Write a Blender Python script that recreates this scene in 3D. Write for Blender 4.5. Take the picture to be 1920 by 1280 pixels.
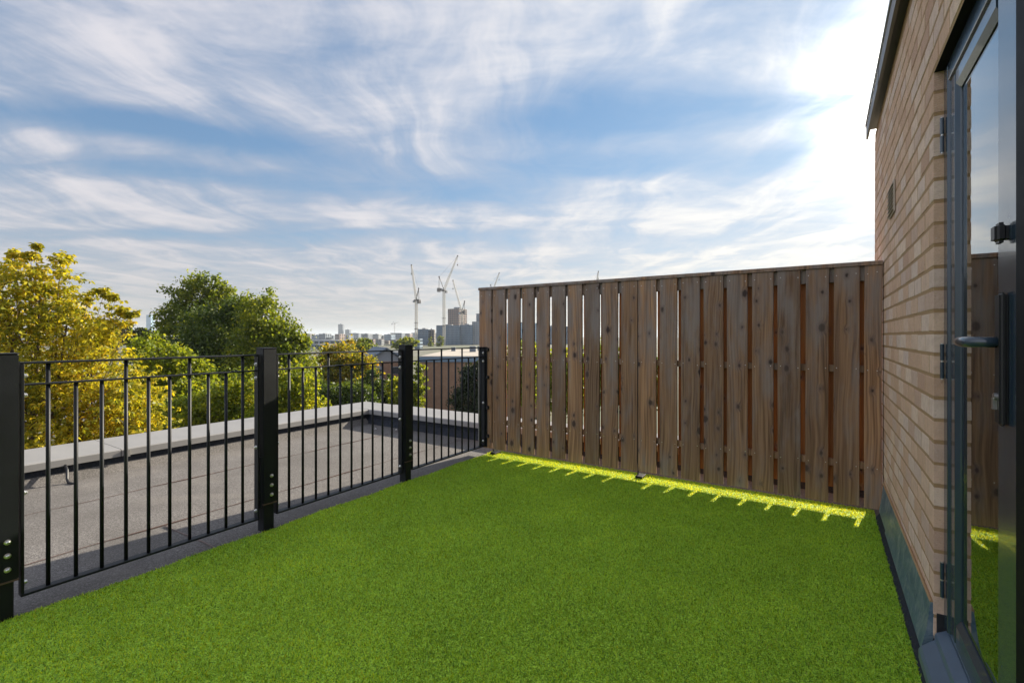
import bpy, bmesh, math, random
import numpy as np
from mathutils import Vector, Matrix

for o in list(bpy.data.objects):
    bpy.data.objects.remove(o)
random.seed(7)
RNG = np.random.default_rng(11)
scene = bpy.context.scene
COL = scene.collection
R = math.radians

# ------------------------------------------------------------------ camera, sky, sun, exposure
CAM_H, YAW = 1.15, R(33.0)
cam = bpy.data.cameras.new('camera')
cam.sensor_width = 36.0
cam.lens = 36.0 * 900.0 / 1920.0
cam.shift_y = -10.0 / 1920.0
cam.clip_start, cam.clip_end = 0.02, 30000.0
cam_o = bpy.data.objects.new('camera', cam)
COL.objects.link(cam_o)
cam_o.location = (0, 0, CAM_H)
cam_o.rotation_euler = (R(90), 0, YAW)
scene.camera = cam_o

SUN_DIR = Vector((0.15, 1.0, 0.394)).normalized()     # towards the sun: low, behind the timber fence
SUN_EL = math.asin(SUN_DIR.z)
SUN_AZ = math.atan2(SUN_DIR.x, SUN_DIR.y)
sun = bpy.data.lights.new('sun', 'SUN')
sun.energy = 5.0
sun.angle = R(0.5)
sun.color = (1.0, 0.90, 0.74)
sun_o = bpy.data.objects.new('sun', sun)
COL.objects.link(sun_o)
sun_o.rotation_euler = SUN_DIR.to_track_quat('Z', 'Y').to_euler()
sun_o.location = (2, 12, 9)

scene.view_settings.view_transform = 'Standard'
scene.view_settings.look = 'None'
scene.view_settings.gamma = 1.0
scene.view_settings.use_curve_mapping = False
scene.view_settings.exposure = 1.4
scene.cycles.use_denoising = True
scene.cycles.max_bounces = 10
scene.cycles.diffuse_bounces = 7
scene.cycles.transparent_max_bounces = 16
scene.cycles.volume_bounces = 1
scene.cycles.sample_clamp_indirect = 6.0


# ------------------------------------------------------------------ node helper
class NT:
    def __init__(self, tree):
        self.t = tree
        self.n = tree.nodes
        self.n.clear()

    def node(self, kind, ins=None, **props):
        nd = self.n.new(kind)
        for k, v in props.items():
            setattr(nd, k, v)
        for k, v in (ins or {}).items():
            self.put(nd.inputs[k], v)
        return nd

    def put(self, sock, v):
        if isinstance(v, bpy.types.NodeSocket):
            self.t.links.new(v, sock)
        elif isinstance(v, bpy.types.Node):
            self.t.links.new(v.outputs[0], sock)
        else:
            if sock.type == 'RGBA' and len(v) == 3:
                v = (*v, 1.0)
            sock.default_value = v

    def math(self, op, a, b=None, c=None, clamp=False):
        nd = self.n.new('ShaderNodeMath')
        nd.operation = op
        nd.use_clamp = clamp
        for i, v in enumerate((a, b, c)):
            if v is not None:
                self.put(nd.inputs[i], v)
        return nd.outputs[0]

    def vmath(self, op, a, b=None):
        nd = self.n.new('ShaderNodeVectorMath')
        nd.operation = op
        self.put(nd.inputs[0], a)
        if b is not None:
            self.put(nd.inputs[1], b)
        return nd.outputs['Value'] if op in ('DOT_PRODUCT', 'LENGTH') else nd.outputs[0]

    def mix(self, f, a, b, blend='MIX'):
        nd = self.n.new('ShaderNodeMix')
        nd.data_type = 'RGBA'
        nd.blend_type = blend
        self.put(nd.inputs[0], f)
        self.put(nd.inputs[6], a)
        self.put(nd.inputs[7], b)
        return nd.outputs[2]

    def ramp(self, f, stops, interp='LINEAR'):
        nd = self.n.new('ShaderNodeValToRGB')
        nd.color_ramp.interpolation = interp
        el = nd.color_ramp.elements
        while len(el) > 1:
            el.remove(el[-1])
        for i, (p, c) in enumerate(stops):
            e = el[0] if i == 0 else el.new(p)
            e.position = p
            e.color = (*c, 1.0) if len(c) == 3 else c
        self.put(nd.inputs[0], f)
        return nd.outputs[0]

    def smooth(self, v, lo, hi, a=0.0, b=1.0):
        nd = self.n.new('ShaderNodeMapRange')
        nd.interpolation_type = 'SMOOTHSTEP'
        for i, q in enumerate((v, lo, hi, a, b)):
            self.put(nd.inputs[i], q)
        return nd.outputs[0]

    def noise(self, vec, scale, detail=4.0, rough=0.55, dist=0.0, dims='3D'):
        nd = self.node('ShaderNodeTexNoise', {'Scale': scale, 'Detail': detail, 'Roughness': rough, 'Distortion': dist}, noise_dimensions=dims)
        if vec is not None:
            self.put(nd.inputs['Vector'], vec)
        return nd

    def comb(self, x, y, z):
        nd = self.n.new('ShaderNodeCombineXYZ')
        for i, v in enumerate((x, y, z)):
            self.put(nd.inputs[i], v)
        return nd.outputs[0]

    def sep(self, v):
        nd = self.n.new('ShaderNodeSeparateXYZ')
        self.put(nd.inputs[0], v)
        return nd.outputs

    def bump(self, h, strength=0.3, dist=0.01):
        return self.node('ShaderNodeBump', {'Height': h, 'Strength': strength, 'Distance': dist}).outputs[0]


# ------------------------------------------------------------------ world: Nishita sky with a layer of cirrus
world = bpy.data.worlds.new('World')
scene.world = world
world.use_nodes = True
W = NT(world.node_tree)
SKY_STRENGTH = 0.10
sky = W.node('ShaderNodeTexSky', sky_type='NISHITA', sun_disc=False)
sky.sun_elevation = SUN_EL
sky.sun_rotation = SUN_AZ
sky.altitude = 60.0
sky.air_density = 1.0
sky.dust_density = 0.25
sky.ozone_density = 2.5
wdir = W.vmath('NORMALIZE', W.node('ShaderNodeTexCoord').outputs['Generated'])
dx, dy, dz = W.sep(wdir)
zc = W.math('ADD', W.math('MAXIMUM', dz, 0.0), 0.05)
c33, s33 = math.cos(YAW), math.sin(YAW)
# plan position of the cloud sheet, axes across / away from the terrace
pu = W.math('DIVIDE', W.math('ADD', W.math('MULTIPLY', dx, c33), W.math('MULTIPLY', dy, s33)), zc)
pv = W.math('DIVIDE', W.math('ADD', W.math('MULTIPLY', dx, -s33), W.math('MULTIPLY', dy, c33)), zc)
pl = W.comb(pu, pv, 0.0)
warp = W.noise(W.vmath('MULTIPLY', pl, (0.55, 0.8, 1)), 1.0, 3.0, 0.5)
wv = W.vmath('SUBTRACT', warp.outputs['Color'], (0.5, 0.5, 0.5))
pw = W.vmath('ADD', pl, W.vmath('MULTIPLY', wv, (0.9, 0.7, 0.0)))
wu, wvv, _ = W.sep(pw)


def clear_patch(cu, cv, lu, lv, rot, amp):
    c, s = math.cos(R(rot)), math.sin(R(rot))
    du = W.math('SUBTRACT', wu, cu)
    dv = W.math('SUBTRACT', wvv, cv)
    a = W.math('DIVIDE', W.math('ADD', W.math('MULTIPLY', du, c), W.math('MULTIPLY', dv, s)), lu)
    b = W.math('DIVIDE', W.math('ADD', W.math('MULTIPLY', du, -s), W.math('MULTIPLY', dv, c)), lv)
    q = W.math('ADD', W.math('MULTIPLY', a, a), W.math('MULTIPLY', b, b))
    return W.math('MULTIPLY', W.math('EXPONENT', W.math('MULTIPLY', q, -1.0)), amp)


patches = [clear_patch(*p) for p in (
    (-1.62, 1.98, 0.85, 0.17, 28, 0.95),
    (-1.80, 2.45, 0.70, 0.16, 14, 0.55),
    (-1.9, 1.25, 0.5, 0.18, -10, 0.40),
    (0.70, 1.95, 0.75, 0.20, -12, 0.75),
    (0.50, 2.45, 0.9, 0.20, -6, 0.60),
    (-0.40, 2.75, 0.9, 0.18, 8, 0.60),
    (-0.6, 3.9, 1.8, 0.22, 2, 0.45),
    (-2.6, 3.7, 1.2, 0.2, 4, 0.40),
)]
tot = patches[0]
for p in patches[1:]:
    tot = W.math('ADD', tot, p)
# wispy structure: streaks drawn out along the wind, plus broken fine detail
rotm = W.node('ShaderNodeMapping', {'Vector': pw, 'Rotation': (0, 0, R(-10)), 'Scale': (2.0, 0.75, 1.0)})
streak = W.noise(rotm.outputs[0], 1.1, 8.0, 0.60, 0.6).outputs[0]
rotm2 = W.node('ShaderNodeMapping', {'Vector': pw, 'Rotation': (0, 0, R(35)), 'Scale': (0.9, 1.9, 1.0), 'Location': (3.1, 1.7, 0)})
fine = W.noise(rotm2.outputs[0], 1.3, 7.0, 0.62, 0.3).outputs[0]
cov = W.math('ADD', 0.78, W.math('MULTIPLY', W.math('SUBTRACT', streak, 0.5), 1.7))
cov = W.math('ADD', cov, W.math('MULTIPLY', W.math('SUBTRACT', fine, 0.5), 1.1))
cov = W.math('SUBTRACT', cov, tot)
alpha = W.smooth(cov, -0.12, 1.05)
alpha = W.math('ADD', 0.10, W.math('MULTIPLY', alpha, 0.82))
g = W.math('MAXIMUM', W.vmath('DOT_PRODUCT', wdir, tuple(SUN_DIR)), 0.0)
glow = W.math('POWER', g, 4.0)
glow2 = W.math('POWER', g, 170.0)
body = W.smooth(cov, 0.45, 1.25)
k = 1.0 / SKY_STRENGTH
c_far = W.mix(body, (0.165 * k, 0.19 * k, 0.24 * k), (0.315 * k, 0.305 * k, 0.32 * k))
c_sun = W.mix(body, (0.27 * k, 0.30 * k, 0.35 * k), (0.455 * k, 0.44 * k, 0.415 * k))
cloud = W.mix(glow, c_far, c_sun)
# unseen front-lit cloud opposite the sun, brightness boost added to fill the terrace shade
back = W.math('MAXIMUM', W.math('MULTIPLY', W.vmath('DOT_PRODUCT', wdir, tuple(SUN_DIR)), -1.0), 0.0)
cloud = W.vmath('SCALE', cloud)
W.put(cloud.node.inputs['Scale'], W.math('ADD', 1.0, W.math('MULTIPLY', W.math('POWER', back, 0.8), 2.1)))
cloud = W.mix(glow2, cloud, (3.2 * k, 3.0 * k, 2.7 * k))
skyc = W.vmath('MULTIPLY', sky.outputs[0], (0.42, 0.70, 0.88))
cap_c = (0.22 * k, 0.37 * k, 0.56 * k)
skyc = W.vmath('DIVIDE', skyc, W.vmath('ADD', W.vmath('DIVIDE', skyc, cap_c), (1.0, 1.0, 1.0)))   # thin veil holds the aureole back
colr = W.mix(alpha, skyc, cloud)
# low haze veil at the horizon
hz = W.math('EXPONENT', W.math('MULTIPLY', W.math('MAXIMUM', dz, 0.0), -7.5))
hcol = W.mix(glow, (0.215 * k, 0.20 * k, 0.178 * k), (0.46 * k, 0.415 * k, 0.32 * k))
colr = W.mix(W.math('MULTIPLY', hz, 0.92), colr, hcol)
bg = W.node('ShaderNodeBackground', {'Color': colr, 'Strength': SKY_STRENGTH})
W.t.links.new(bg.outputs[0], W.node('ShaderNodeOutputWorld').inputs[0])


# ------------------------------------------------------------------ placing helpers
def ray(px):
    a = (px - 960.0) / 900.0
    return (a * c33 - s33, a * s33 + c33)


def at(px, py, d):
    """point seen at photo pixel (px, py) standing d metres in front of the camera"""
    x, y = ray(px)
    return Vector((x * d, y * d, CAM_H + (630.0 - py) / 900.0 * d))


# ------------------------------------------------------------------ materials
MAT = {}


def new_mat(name):
    m = bpy.data.materials.new(name)
    m.use_nodes = True
    t = NT(m.node_tree)
    MAT[name] = m
    return m, t


def finish(t, shader, disp=None):
    out = t.node('ShaderNodeOutputMaterial')
    t.t.links.new(shader.outputs[0] if isinstance(shader, bpy.types.Node) else shader, out.inputs[0])


def rnd_of(t):
    oi = t.node('ShaderNodeObjectInfo').outputs['Random']
    gi = t.node('ShaderNodeNewGeometry').outputs['Random Per Island']
    return t.math('FRACT', t.math('ADD', t.math('MULTIPLY', oi, 7.31), gi))


def plain(name, col, rough=0.5, metal=0.0, var=0.12, scale=9.0, bump=0.0, bscale=200.0, spec=0.5, coat=0.0):
    m, t = new_mat(name)
    oc = t.node('ShaderNodeTexCoord').outputs['Object']
    n = t.noise(oc, scale, 5.0, 0.6).outputs[0]
    c = t.mix(n, tuple(x * (1 - var) for x in col), tuple(min(1, x * (1 + var)) for x in col))
    rr = t.math('ADD', rough - 0.08, t.math('MULTIPLY', n, 0.16))
    ins = {'Base Color': c, 'Roughness': rr, 'Metallic': metal, 'Specular IOR Level': spec, 'Coat Weight': coat}
    p = t.node('ShaderNodeBsdfPrincipled', ins)
    if bump:
        b = t.bump(t.noise(oc, bscale, 3.0, 0.6).outputs[0], bump, 0.004)
        t.put(p.inputs['Normal'], b)
    finish(t, p)
    return m


def wood_mat(name, cols, grey, knot=(0.03, 0.02, 0.018)):
    """weathered softwood: streaky grain that swings round knots, grey weather bloom"""
    m, t = new_mat(name)
    oc = t.node('ShaderNodeTexCoord').outputs['Object']
    oi = t.node('ShaderNodeObjectInfo').outputs['Random']
    off = t.comb(t.math('MULTIPLY', oi, 37.0), t.math('MULTIPLY', oi, 91.0), t.math('MULTIPLY', oi, 53.0))
    ox, oy, oz = t.sep(oc)
    base = t.vmath('ADD', t.comb(ox, oy, oz), off)
    kv = t.vmath('ADD', t.comb(t.math('MULTIPLY', ox, 10.0), t.math('MULTIPLY', oz, 6.5), 0.0), off)
    vor = t.node('ShaderNodeTexVoronoi', {'Vector': kv, 'Scale': 1.0, 'Randomness': 1.0}, voronoi_dimensions='2D')
    dist = vor.outputs['Distance']
    cr, cg, cb = t.sep(vor.outputs['Color'])
    has = t.math('GREATER_THAN', cr, 0.52)
    size = t.math('ADD', 0.02, t.math('MULTIPLY', t.math('POWER', cg, 1.6), 0.15))
    ragged = t.noise(t.vmath('MULTIPLY', base, (60.0, 30.0, 45.0)), 1.0, 2.0, 0.6).outputs[0]
    far_d = t.math('ADD', t.math('SUBTRACT', dist, size), t.math('MULTIPLY', t.math('SUBTRACT', ragged, 0.5), 0.12))
    kmask = t.math('MULTIPLY', t.smooth(far_d, 0.06, -0.05), has)
    halo = t.math('MULTIPLY', t.smooth(far_d, 0.26, 0.0), has)
    swing = t.math('MULTIPLY', halo, 0.012)
    w1 = t.noise(t.vmath('MULTIPLY', base, (3.0, 3.0, 0.9)), 1.0, 2.0, 0.5).outputs[0]
    gx = t.math('ADD', t.math('ADD', ox, swing), t.math('MULTIPLY', w1, 0.11))
    gv = t.vmath('ADD', t.comb(gx, oy, t.math('MULTIPLY', oz, 0.03)), off)
    ring = t.noise(t.vmath('MULTIPLY', gv, (95.0, 10.0, 60.0)), 1.0, 2.0, 0.5).outputs[0]
    fibre = t.noise(t.vmath('MULTIPLY', base, (420.0, 60.0, 9.0)), 1.0, 3.0, 0.6).outputs[0]
    blot = t.noise(t.vmath('MULTIPLY', base, (11.0, 5.0, 2.2)), 1.0, 4.0, 0.6).outputs[0]
    c = t.ramp(ring, [(0.28, cols[0]), (0.50, cols[1]), (0.72, cols[2])])
    tone = t.mix(oi, (0.60, 0.62, 0.66), (1.22, 1.16, 1.08))
    c = t.mix(1.0, c, tone, 'MULTIPLY')
    c = t.mix(t.smooth(t.math('ADD', blot, t.smooth(oz, 0.5, 1.7, -0.05, 0.12)), 0.40, 0.75, 0.0, 0.8), c, grey)
    stain = t.noise(t.vmath('MULTIPLY', base, (26.0, 5.0, 1.1)), 1.0, 3.0, 0.6).outputs[0]
    c = t.mix(t.smooth(stain, 0.52, 0.75, 0.0, 0.55), c, (0.10, 0.07, 0.055))
    c = t.mix(t.smooth(fibre, 0.25, 0.75, 0.20, 0.0), c, (0.12, 0.085, 0.06))
    c = t.mix(t.math('MULTIPLY', halo, 0.5), c, (0.13, 0.095, 0.085))
    c = t.mix(t.math('MULTIPLY', kmask, t.math('ADD', 0.55, t.math('MULTIPLY', cb, 0.4))), c, knot)
    h = t.math('ADD', t.math('MULTIPLY', ring, 0.6), t.math('MULTIPLY', fibre, 0.5))
    p = t.node('ShaderNodeBsdfPrincipled', {'Base Color': c, 'Roughness': 0.72, 'Specular IOR Level': 0.25, 'Normal': t.bump(h, 0.35, 0.003)})
    finish(t, p)
    return m


wood_mat('wood_weathered', ((0.12, 0.065, 0.034), (0.27, 0.155, 0.085), (0.37, 0.23, 0.13)), (0.22, 0.195, 0.185))
wood_mat('wood_sheltered', ((0.20, 0.066, 0.016), (0.30, 0.112, 0.028), (0.37, 0.155, 0.045)), (0.26, 0.11, 0.04))
plain('powder_black', (0.009, 0.011, 0.014), 0.52, 0.0, 0.5, 9.0, 0.10, 260.0, spec=0.3)
plain('door_black', (0.004, 0.005, 0.007), 0.65, 0.0, 0.2, 14.0, spec=0.15)
plain('door_paint', (0.020, 0.038, 0.058), 0.24, 0.0, 0.12, 8.0, spec=0.6, coat=0.35)
plain('sill_metal', (0.085, 0.125, 0.175), 0.34, 0.0, 0.2, 18.0, spec=0.6)
plain('galvanised', (0.62, 0.62, 0.60), 0.30, 0.95, 0.2, 40.0)
plain('dark_plastic', (0.010, 0.010, 0.012), 0.45, 0.0, 0.2, 20.0)
plain('coping_grey', (0.245, 0.238, 0.23), 0.45, 0.0, 0.16, 5.0, 0.03, 60.0)
plain('fascia_brown', (0.12, 0.095, 0.085), 0.45, 0.0, 0.15, 4.0)
plain('vent_plastic', (0.40, 0.33, 0.27), 0.55, 0.0, 0.12, 12.0)
plain('room_plaster', (0.32, 0.31, 0.30), 0.8, 0.0, 0.05, 3.0)


def felt_mat(name, col, speck=1.0):
    m, t = new_mat(name)
    gp = t.node('ShaderNodeNewGeometry').outputs['Position']
    chips = t.node('ShaderNodeTexVoronoi', {'Vector': gp, 'Scale': 210.0})
    cr = t.sep(chips.outputs['Color'])[0]
    big = t.noise(gp, 1.6, 6.0, 0.6).outputs[0]
    fine_n = t.noise(gp, 60.0, 3.0, 0.6).outputs[0]
    c = t.ramp(cr, [(0.0, tuple(x * 0.55 for x in col)), (0.45, col), (0.8, tuple(x * 1.3 for x in col)), (1.0, tuple(x * 1.9 for x in col))])
    c = t.mix(t.smooth(big, 0.35, 0.7, 0.0, 0.6), c, (col[0] * 0.62, col[1] * 0.61, col[2] * 0.58))
    pud = t.noise(gp, 0.8, 5.0, 0.55, 1.2).outputs[0]
    c = t.mix(t.smooth(pud, 0.56, 0.66, 0.0, 0.28), c, (col[0] * 1.5, col[1] * 1.45, col[2] * 1.35))
    c = t.mix(t.smooth(fine_n, 0.3, 0.7, 0.25, 0.0), c, (0.08, 0.07, 0.065))
    b = t.bump(t.math('ADD', cr, fine_n), 0.55, 0.003)
    p = t.node('ShaderNodeBsdfPrincipled', {'Base Color': c, 'Roughness': 0.85, 'Specular IOR Level': 0.2, 'Normal': b})
    finish(t, p)


felt_mat('mineral_felt', (0.150, 0.141, 0.134))
felt_mat('dark_felt', (0.016, 0.022, 0.033))
plain('bitumen', (0.11, 0.07, 0.058), 0.5, 0.0, 0.3, 30.0)


def brick_mat():
    m, t = new_mat('brick_clay')
    gp = t.node('ShaderNodeNewGeometry').outputs['Position']
    r = rnd_of(t)
    c = t.ramp(r, [(0.0, (0.58, 0.37, 0.25)), (0.22, (0.70, 0.48, 0.345)), (0.42, (0.63, 0.41, 0.28)), (0.60, (0.78, 0.59, 0.46)), (0.80, (0.69, 0.54, 0.46)), (1.0, (0.52, 0.32, 0.22))])
    n1 = t.noise(gp, 26.0, 6.0, 0.7).outputs[0]
    n2 = t.noise(gp, 190.0, 4.0, 0.7).outputs[0]
    c = t.mix(t.smooth(n1, 0.35, 0.7, 0.0, 0.40), c, (0.42, 0.28, 0.21))
    c = t.mix(t.smooth(n2, 0.52, 0.75, 0.0, 0.5), c, (0.68, 0.57, 0.48))
    c = t.mix(t.smooth(n2, 0.42, 0.25, 0.0, 0.6), c, (0.15, 0.09, 0.07))
    b = t.bump(t.math('ADD', n1, n2), 0.8, 0.006)
    finish(t, t.node('ShaderNodeBsdfPrincipled', {'Base Color': c, 'Roughness': 0.88, 'Specular IOR Level': 0.2, 'Normal': b}))
    m, t = new_mat('mortar')
    gp = t.node('ShaderNodeNewGeometry').outputs['Position']
    n = t.noise(gp, 120.0, 5.0, 0.7).outputs[0]
    c = t.mix(n, (0.29, 0.175, 0.085), (0.42, 0.27, 0.14))
    finish(t, t.node('ShaderNodeBsdfPrincipled', {'Base Color': c, 'Roughness': 0.95, 'Normal': t.bump(n, 0.8, 0.004)}))


brick_mat()


def lead_mat():
    m, t = new_mat('lead')
    gp = t.node('ShaderNodeNewGeometry').outputs['Position']
    n = t.noise(gp, 7.0, 6.0, 0.7, 1.5).outputs[0]
    n2 = t.noise(gp, 60.0, 4.0, 0.6).outputs[0]
    c = t.ramp(n, [(0.3, (0.05, 0.10, 0.15)), (0.5, (0.10, 0.16, 0.21)), (0.7, (0.27, 0.31, 0.33))])
    finish(t, t.node('ShaderNodeBsdfPrincipled', {'Base Color': c, 'Roughness': t.math('ADD', 0.3, t.math('MULTIPLY', n2, 0.3)), 'Metallic': 0.25, 'Normal': t.bump(n, 0.3, 0.01)}))


lead_mat()


def glass_mat():
    m, t = new_mat('door_glass')
    fr = t.node('ShaderNodeFresnel', {'IOR': 1.85}).outputs[0]
    gl = t.node('ShaderNodeBsdfGlossy', {'Color': (0.93, 0.96, 0.97), 'Roughness': 0.0})
    tr = t.node('ShaderNodeBsdfTransparent', {'Color': (0.55, 0.60, 0.60)})
    mx = t.node('ShaderNodeMixShader')
    t.put(mx.inputs[0], t.math('MULTIPLY', fr, 1.35, clamp=True))
    t.put(mx.inputs[1], tr)
    t.put(mx.inputs[2], gl)
    finish(t, mx)


glass_mat()


def leaf_mat(name, stops, transl=0.45, rough=0.5, tint=1.0):
    m, t = new_mat(name)
    gi = t.node('ShaderNodeNewGeometry')
    r = gi.outputs['Random Per Island']
    n = t.noise(gi.outputs['Position'], 0.55, 3.0, 0.6).outputs[0]
    rr = t.math('ADD', t.math('MULTIPLY', r, 0.6), t.smooth(n, 0.3, 0.7, 0.0, 0.4))
    c = t.ramp(rr, stops)
    d = t.node('ShaderNodeBsdfPrincipled', {'Base Color': c, 'Roughness': rough, 'Specular IOR Level': 0.3})
    tc = t.mix(1.0, c, (1.5 * tint, 1.35 * tint, 0.6), 'MULTIPLY')
    tl = t.node('ShaderNodeBsdfTranslucent', {'Color': tc})
    mx = t.node('ShaderNodeMixShader')
    mx.inputs[0].default_value = transl
    t.put(mx.inputs[1], d.outputs[0])
    t.put(mx.inputs[2], tl.outputs[0])
    finish(t, mx)


leaf_mat('leaf_yellow', [(0.0, (0.07, 0.11, 0.015)), (0.3, (0.23, 0.24, 0.02)), (0.6, (0.42, 0.38, 0.03)), (0.85, (0.54, 0.40, 0.025)), (1.0, (0.56, 0.31, 0.02))], 0.5)
leaf_mat('leaf_bright', [(0.0, (0.06, 0.10, 0.012)), (0.5, (0.17, 0.22, 0.018)), (1.0, (0.40, 0.38, 0.03))], 0.55)
leaf_mat('leaf_dark', [(0.0, (0.025, 0.05, 0.012)), (0.5, (0.055, 0.09, 0.016)), (1.0, (0.12, 0.16, 0.02))], 0.4)
leaf_mat('leaf_deep', [(0.0, (0.012, 0.022, 0.012)), (0.6, (0.03, 0.045, 0.018)), (1.0, (0.055, 0.06, 0.025))], 0.25)
leaf_mat('leaf_olive', [(0.0, (0.04, 0.07, 0.012)), (0.5, (0.12, 0.165, 0.018)), (1.0, (0.31, 0.32, 0.03))], 0.52)
leaf_mat('leaf_orange', [(0.0, (0.06, 0.09, 0.015)), (0.4, (0.17, 0.19, 0.02)), (0.75, (0.34, 0.26, 0.02)), (1.0, (0.42, 0.20, 0.02))], 0.5)
plain('bark', (0.10, 0.075, 0.055), 0.9, 0.0, 0.4, 9.0, 0.6, 40.0)


def turf_mats():
    m, t = new_mat('turf_blade')
    gi = t.node('ShaderNodeNewGeometry')
    r = gi.outputs['Random Per Island']
    c = t.ramp(r, [(0.0, (0.06, 0.14, 0.01)), (0.22, (0.22, 0.43, 0.03)), (0.6, (0.42, 0.68, 0.05)), (0.85, (0.62, 0.88, 0.12)), (0.99, (0.56, 0.78, 0.12)), (1.0, (0.52, 0.50, 0.18))])
    n = t.noise(gi.outputs['Position'], 3.0, 4.0, 0.6).outputs[0]
    c = t.mix(t.smooth(n, 0.3, 0.7, 0.35, 0.0), c, (0.14, 0.28, 0.015))
    nb_ = t.noise(gi.outputs['Position'], 0.9, 3.0, 0.55, 0.4).outputs[0]
    c = t.mix(1.0, c, t.ramp(nb_, [(0.35, (0.80, 0.84, 0.8)), (0.65, (1.10, 1.06, 1.0))]), 'MULTIPLY')
    d = t.node('ShaderNodeBsdfPrincipled', {'Base Color': t.mix(1.0, c, (0.72, 1.0, 1.1), 'MULTIPLY'), 'Roughness': 0.42, 'Specular IOR Level': 0.35})
    tl = t.node('ShaderNodeBsdfTranslucent', {'Color': t.mix(1.0, c, (2.15, 1.15, 0.2), 'MULTIPLY')})
    mx = t.node('ShaderNodeMixShader')
    mx.inputs[0].default_value = 0.46
    t.put(mx.inputs[1], d.outputs[0])
    t.put(mx.inputs[2], tl.outputs[0])
    finish(t, mx)
    m, t = new_mat('turf_backing')
    gp = t.node('ShaderNodeNewGeometry').outputs['Position']
    n = t.noise(gp, 170.0, 5.0, 0.75).outputs[0]
    c = t.ramp(n, [(0.40, (0.05, 0.11, 0.008)), (0.5, (0.26, 0.46, 0.02)), (0.60, (0.48, 0.72, 0.05))])
    finish(t, t.node('ShaderNodeBsdfPrincipled', {'Base Color': c, 'Roughness': 0.9}))


turf_mats()


def ground_mat():
    m, t = new_mat('ground_mix')
    gp = t.node('ShaderNodeNewGeometry').outputs['Position']
    n = t.noise(gp, 0.012, 8.0, 0.65).outputs[0]
    c = t.ramp(n, [(0.35, (0.05, 0.07, 0.025)), (0.5, (0.10, 0.10, 0.06)), (0.58, (0.13, 0.125, 0.115)), (0.75, (0.07, 0.09, 0.035))])
    finish(t, t.node('ShaderNodeBsdfPrincipled', {'Base Color': c, 'Roughness': 0.9}))


ground_mat()


def facade_brick(name, a, b, mort):
    m, t = new_mat(name)
    oc = t.node('ShaderNodeTexCoord').outputs['Object']
    x, y, z = t.sep(oc)
    v = t.comb(t.math('ADD', x, y), z, 0.0)
    br = t.node('ShaderNodeTexBrick', {'Vector': v, 'Color1': a, 'Color2': b, 'Mortar': mort, 'Scale': 1.0, 'Mortar Size': 0.012, 'Brick Width': 0.225, 'Row Height': 0.075, 'Bias': -0.2})
    n = t.noise(oc, 1.1, 6.0, 0.65).outputs[0]
    c = t.mix(t.smooth(n, 0.3, 0.75, 0.0, 0.55), br.outputs[0], (a[0] * 0.6, a[1] * 0.6, a[2] * 0.6))
    finish(t, t.node('ShaderNodeBsdfPrincipled', {'Base Color': c, 'Roughness': 0.9}))


facade_brick('far_brick', (0.33, 0.17, 0.10), (0.24, 0.115, 0.065), (0.30, 0.23, 0.17))
plain('far_white', (0.26, 0.275, 0.29), 0.7, 0, 0.1, 0.3)
plain('far_grey', (0.13, 0.15, 0.18), 0.7, 0, 0.2, 0.05)
plain('far_slate', (0.10, 0.13, 0.17), 0.6, 0, 0.2, 0.8)
plain('far_roof', (0.36, 0.32, 0.27), 0.85, 0, 0.25, 0.2)
plain('far_blue', (0.15, 0.22, 0.30), 0.5, 0, 0.1, 0.5)
plain('far_teal', (0.04, 0.20, 0.17), 0.6, 0, 0.2, 0.5)
plain('far_glass', (0.02, 0.055, 0.10), 0.15, 0.0, 0.3, 0.08, spec=0.8)
plain('far_pale_glass', (0.26, 0.42, 0.52), 0.2, 0.0, 0.2, 0.08, spec=0.8)
plain('far_brown', (0.19, 0.12, 0.095), 0.7, 0, 0.1, 0.1)
plain('far_sand', (0.27, 0.23, 0.19), 0.7, 0, 0.1, 0.1)
plain('crane_paint', (0.45, 0.43, 0.38), 0.5, 0, 0.1, 0.3)
plain('crane_dark', (0.10, 0.09, 0.085), 0.6, 0, 0.2, 0.5)
plain('window_dark', (0.03, 0.04, 0.05), 0.12, 0, 0.2, 0.7, spec=0.8)


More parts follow.
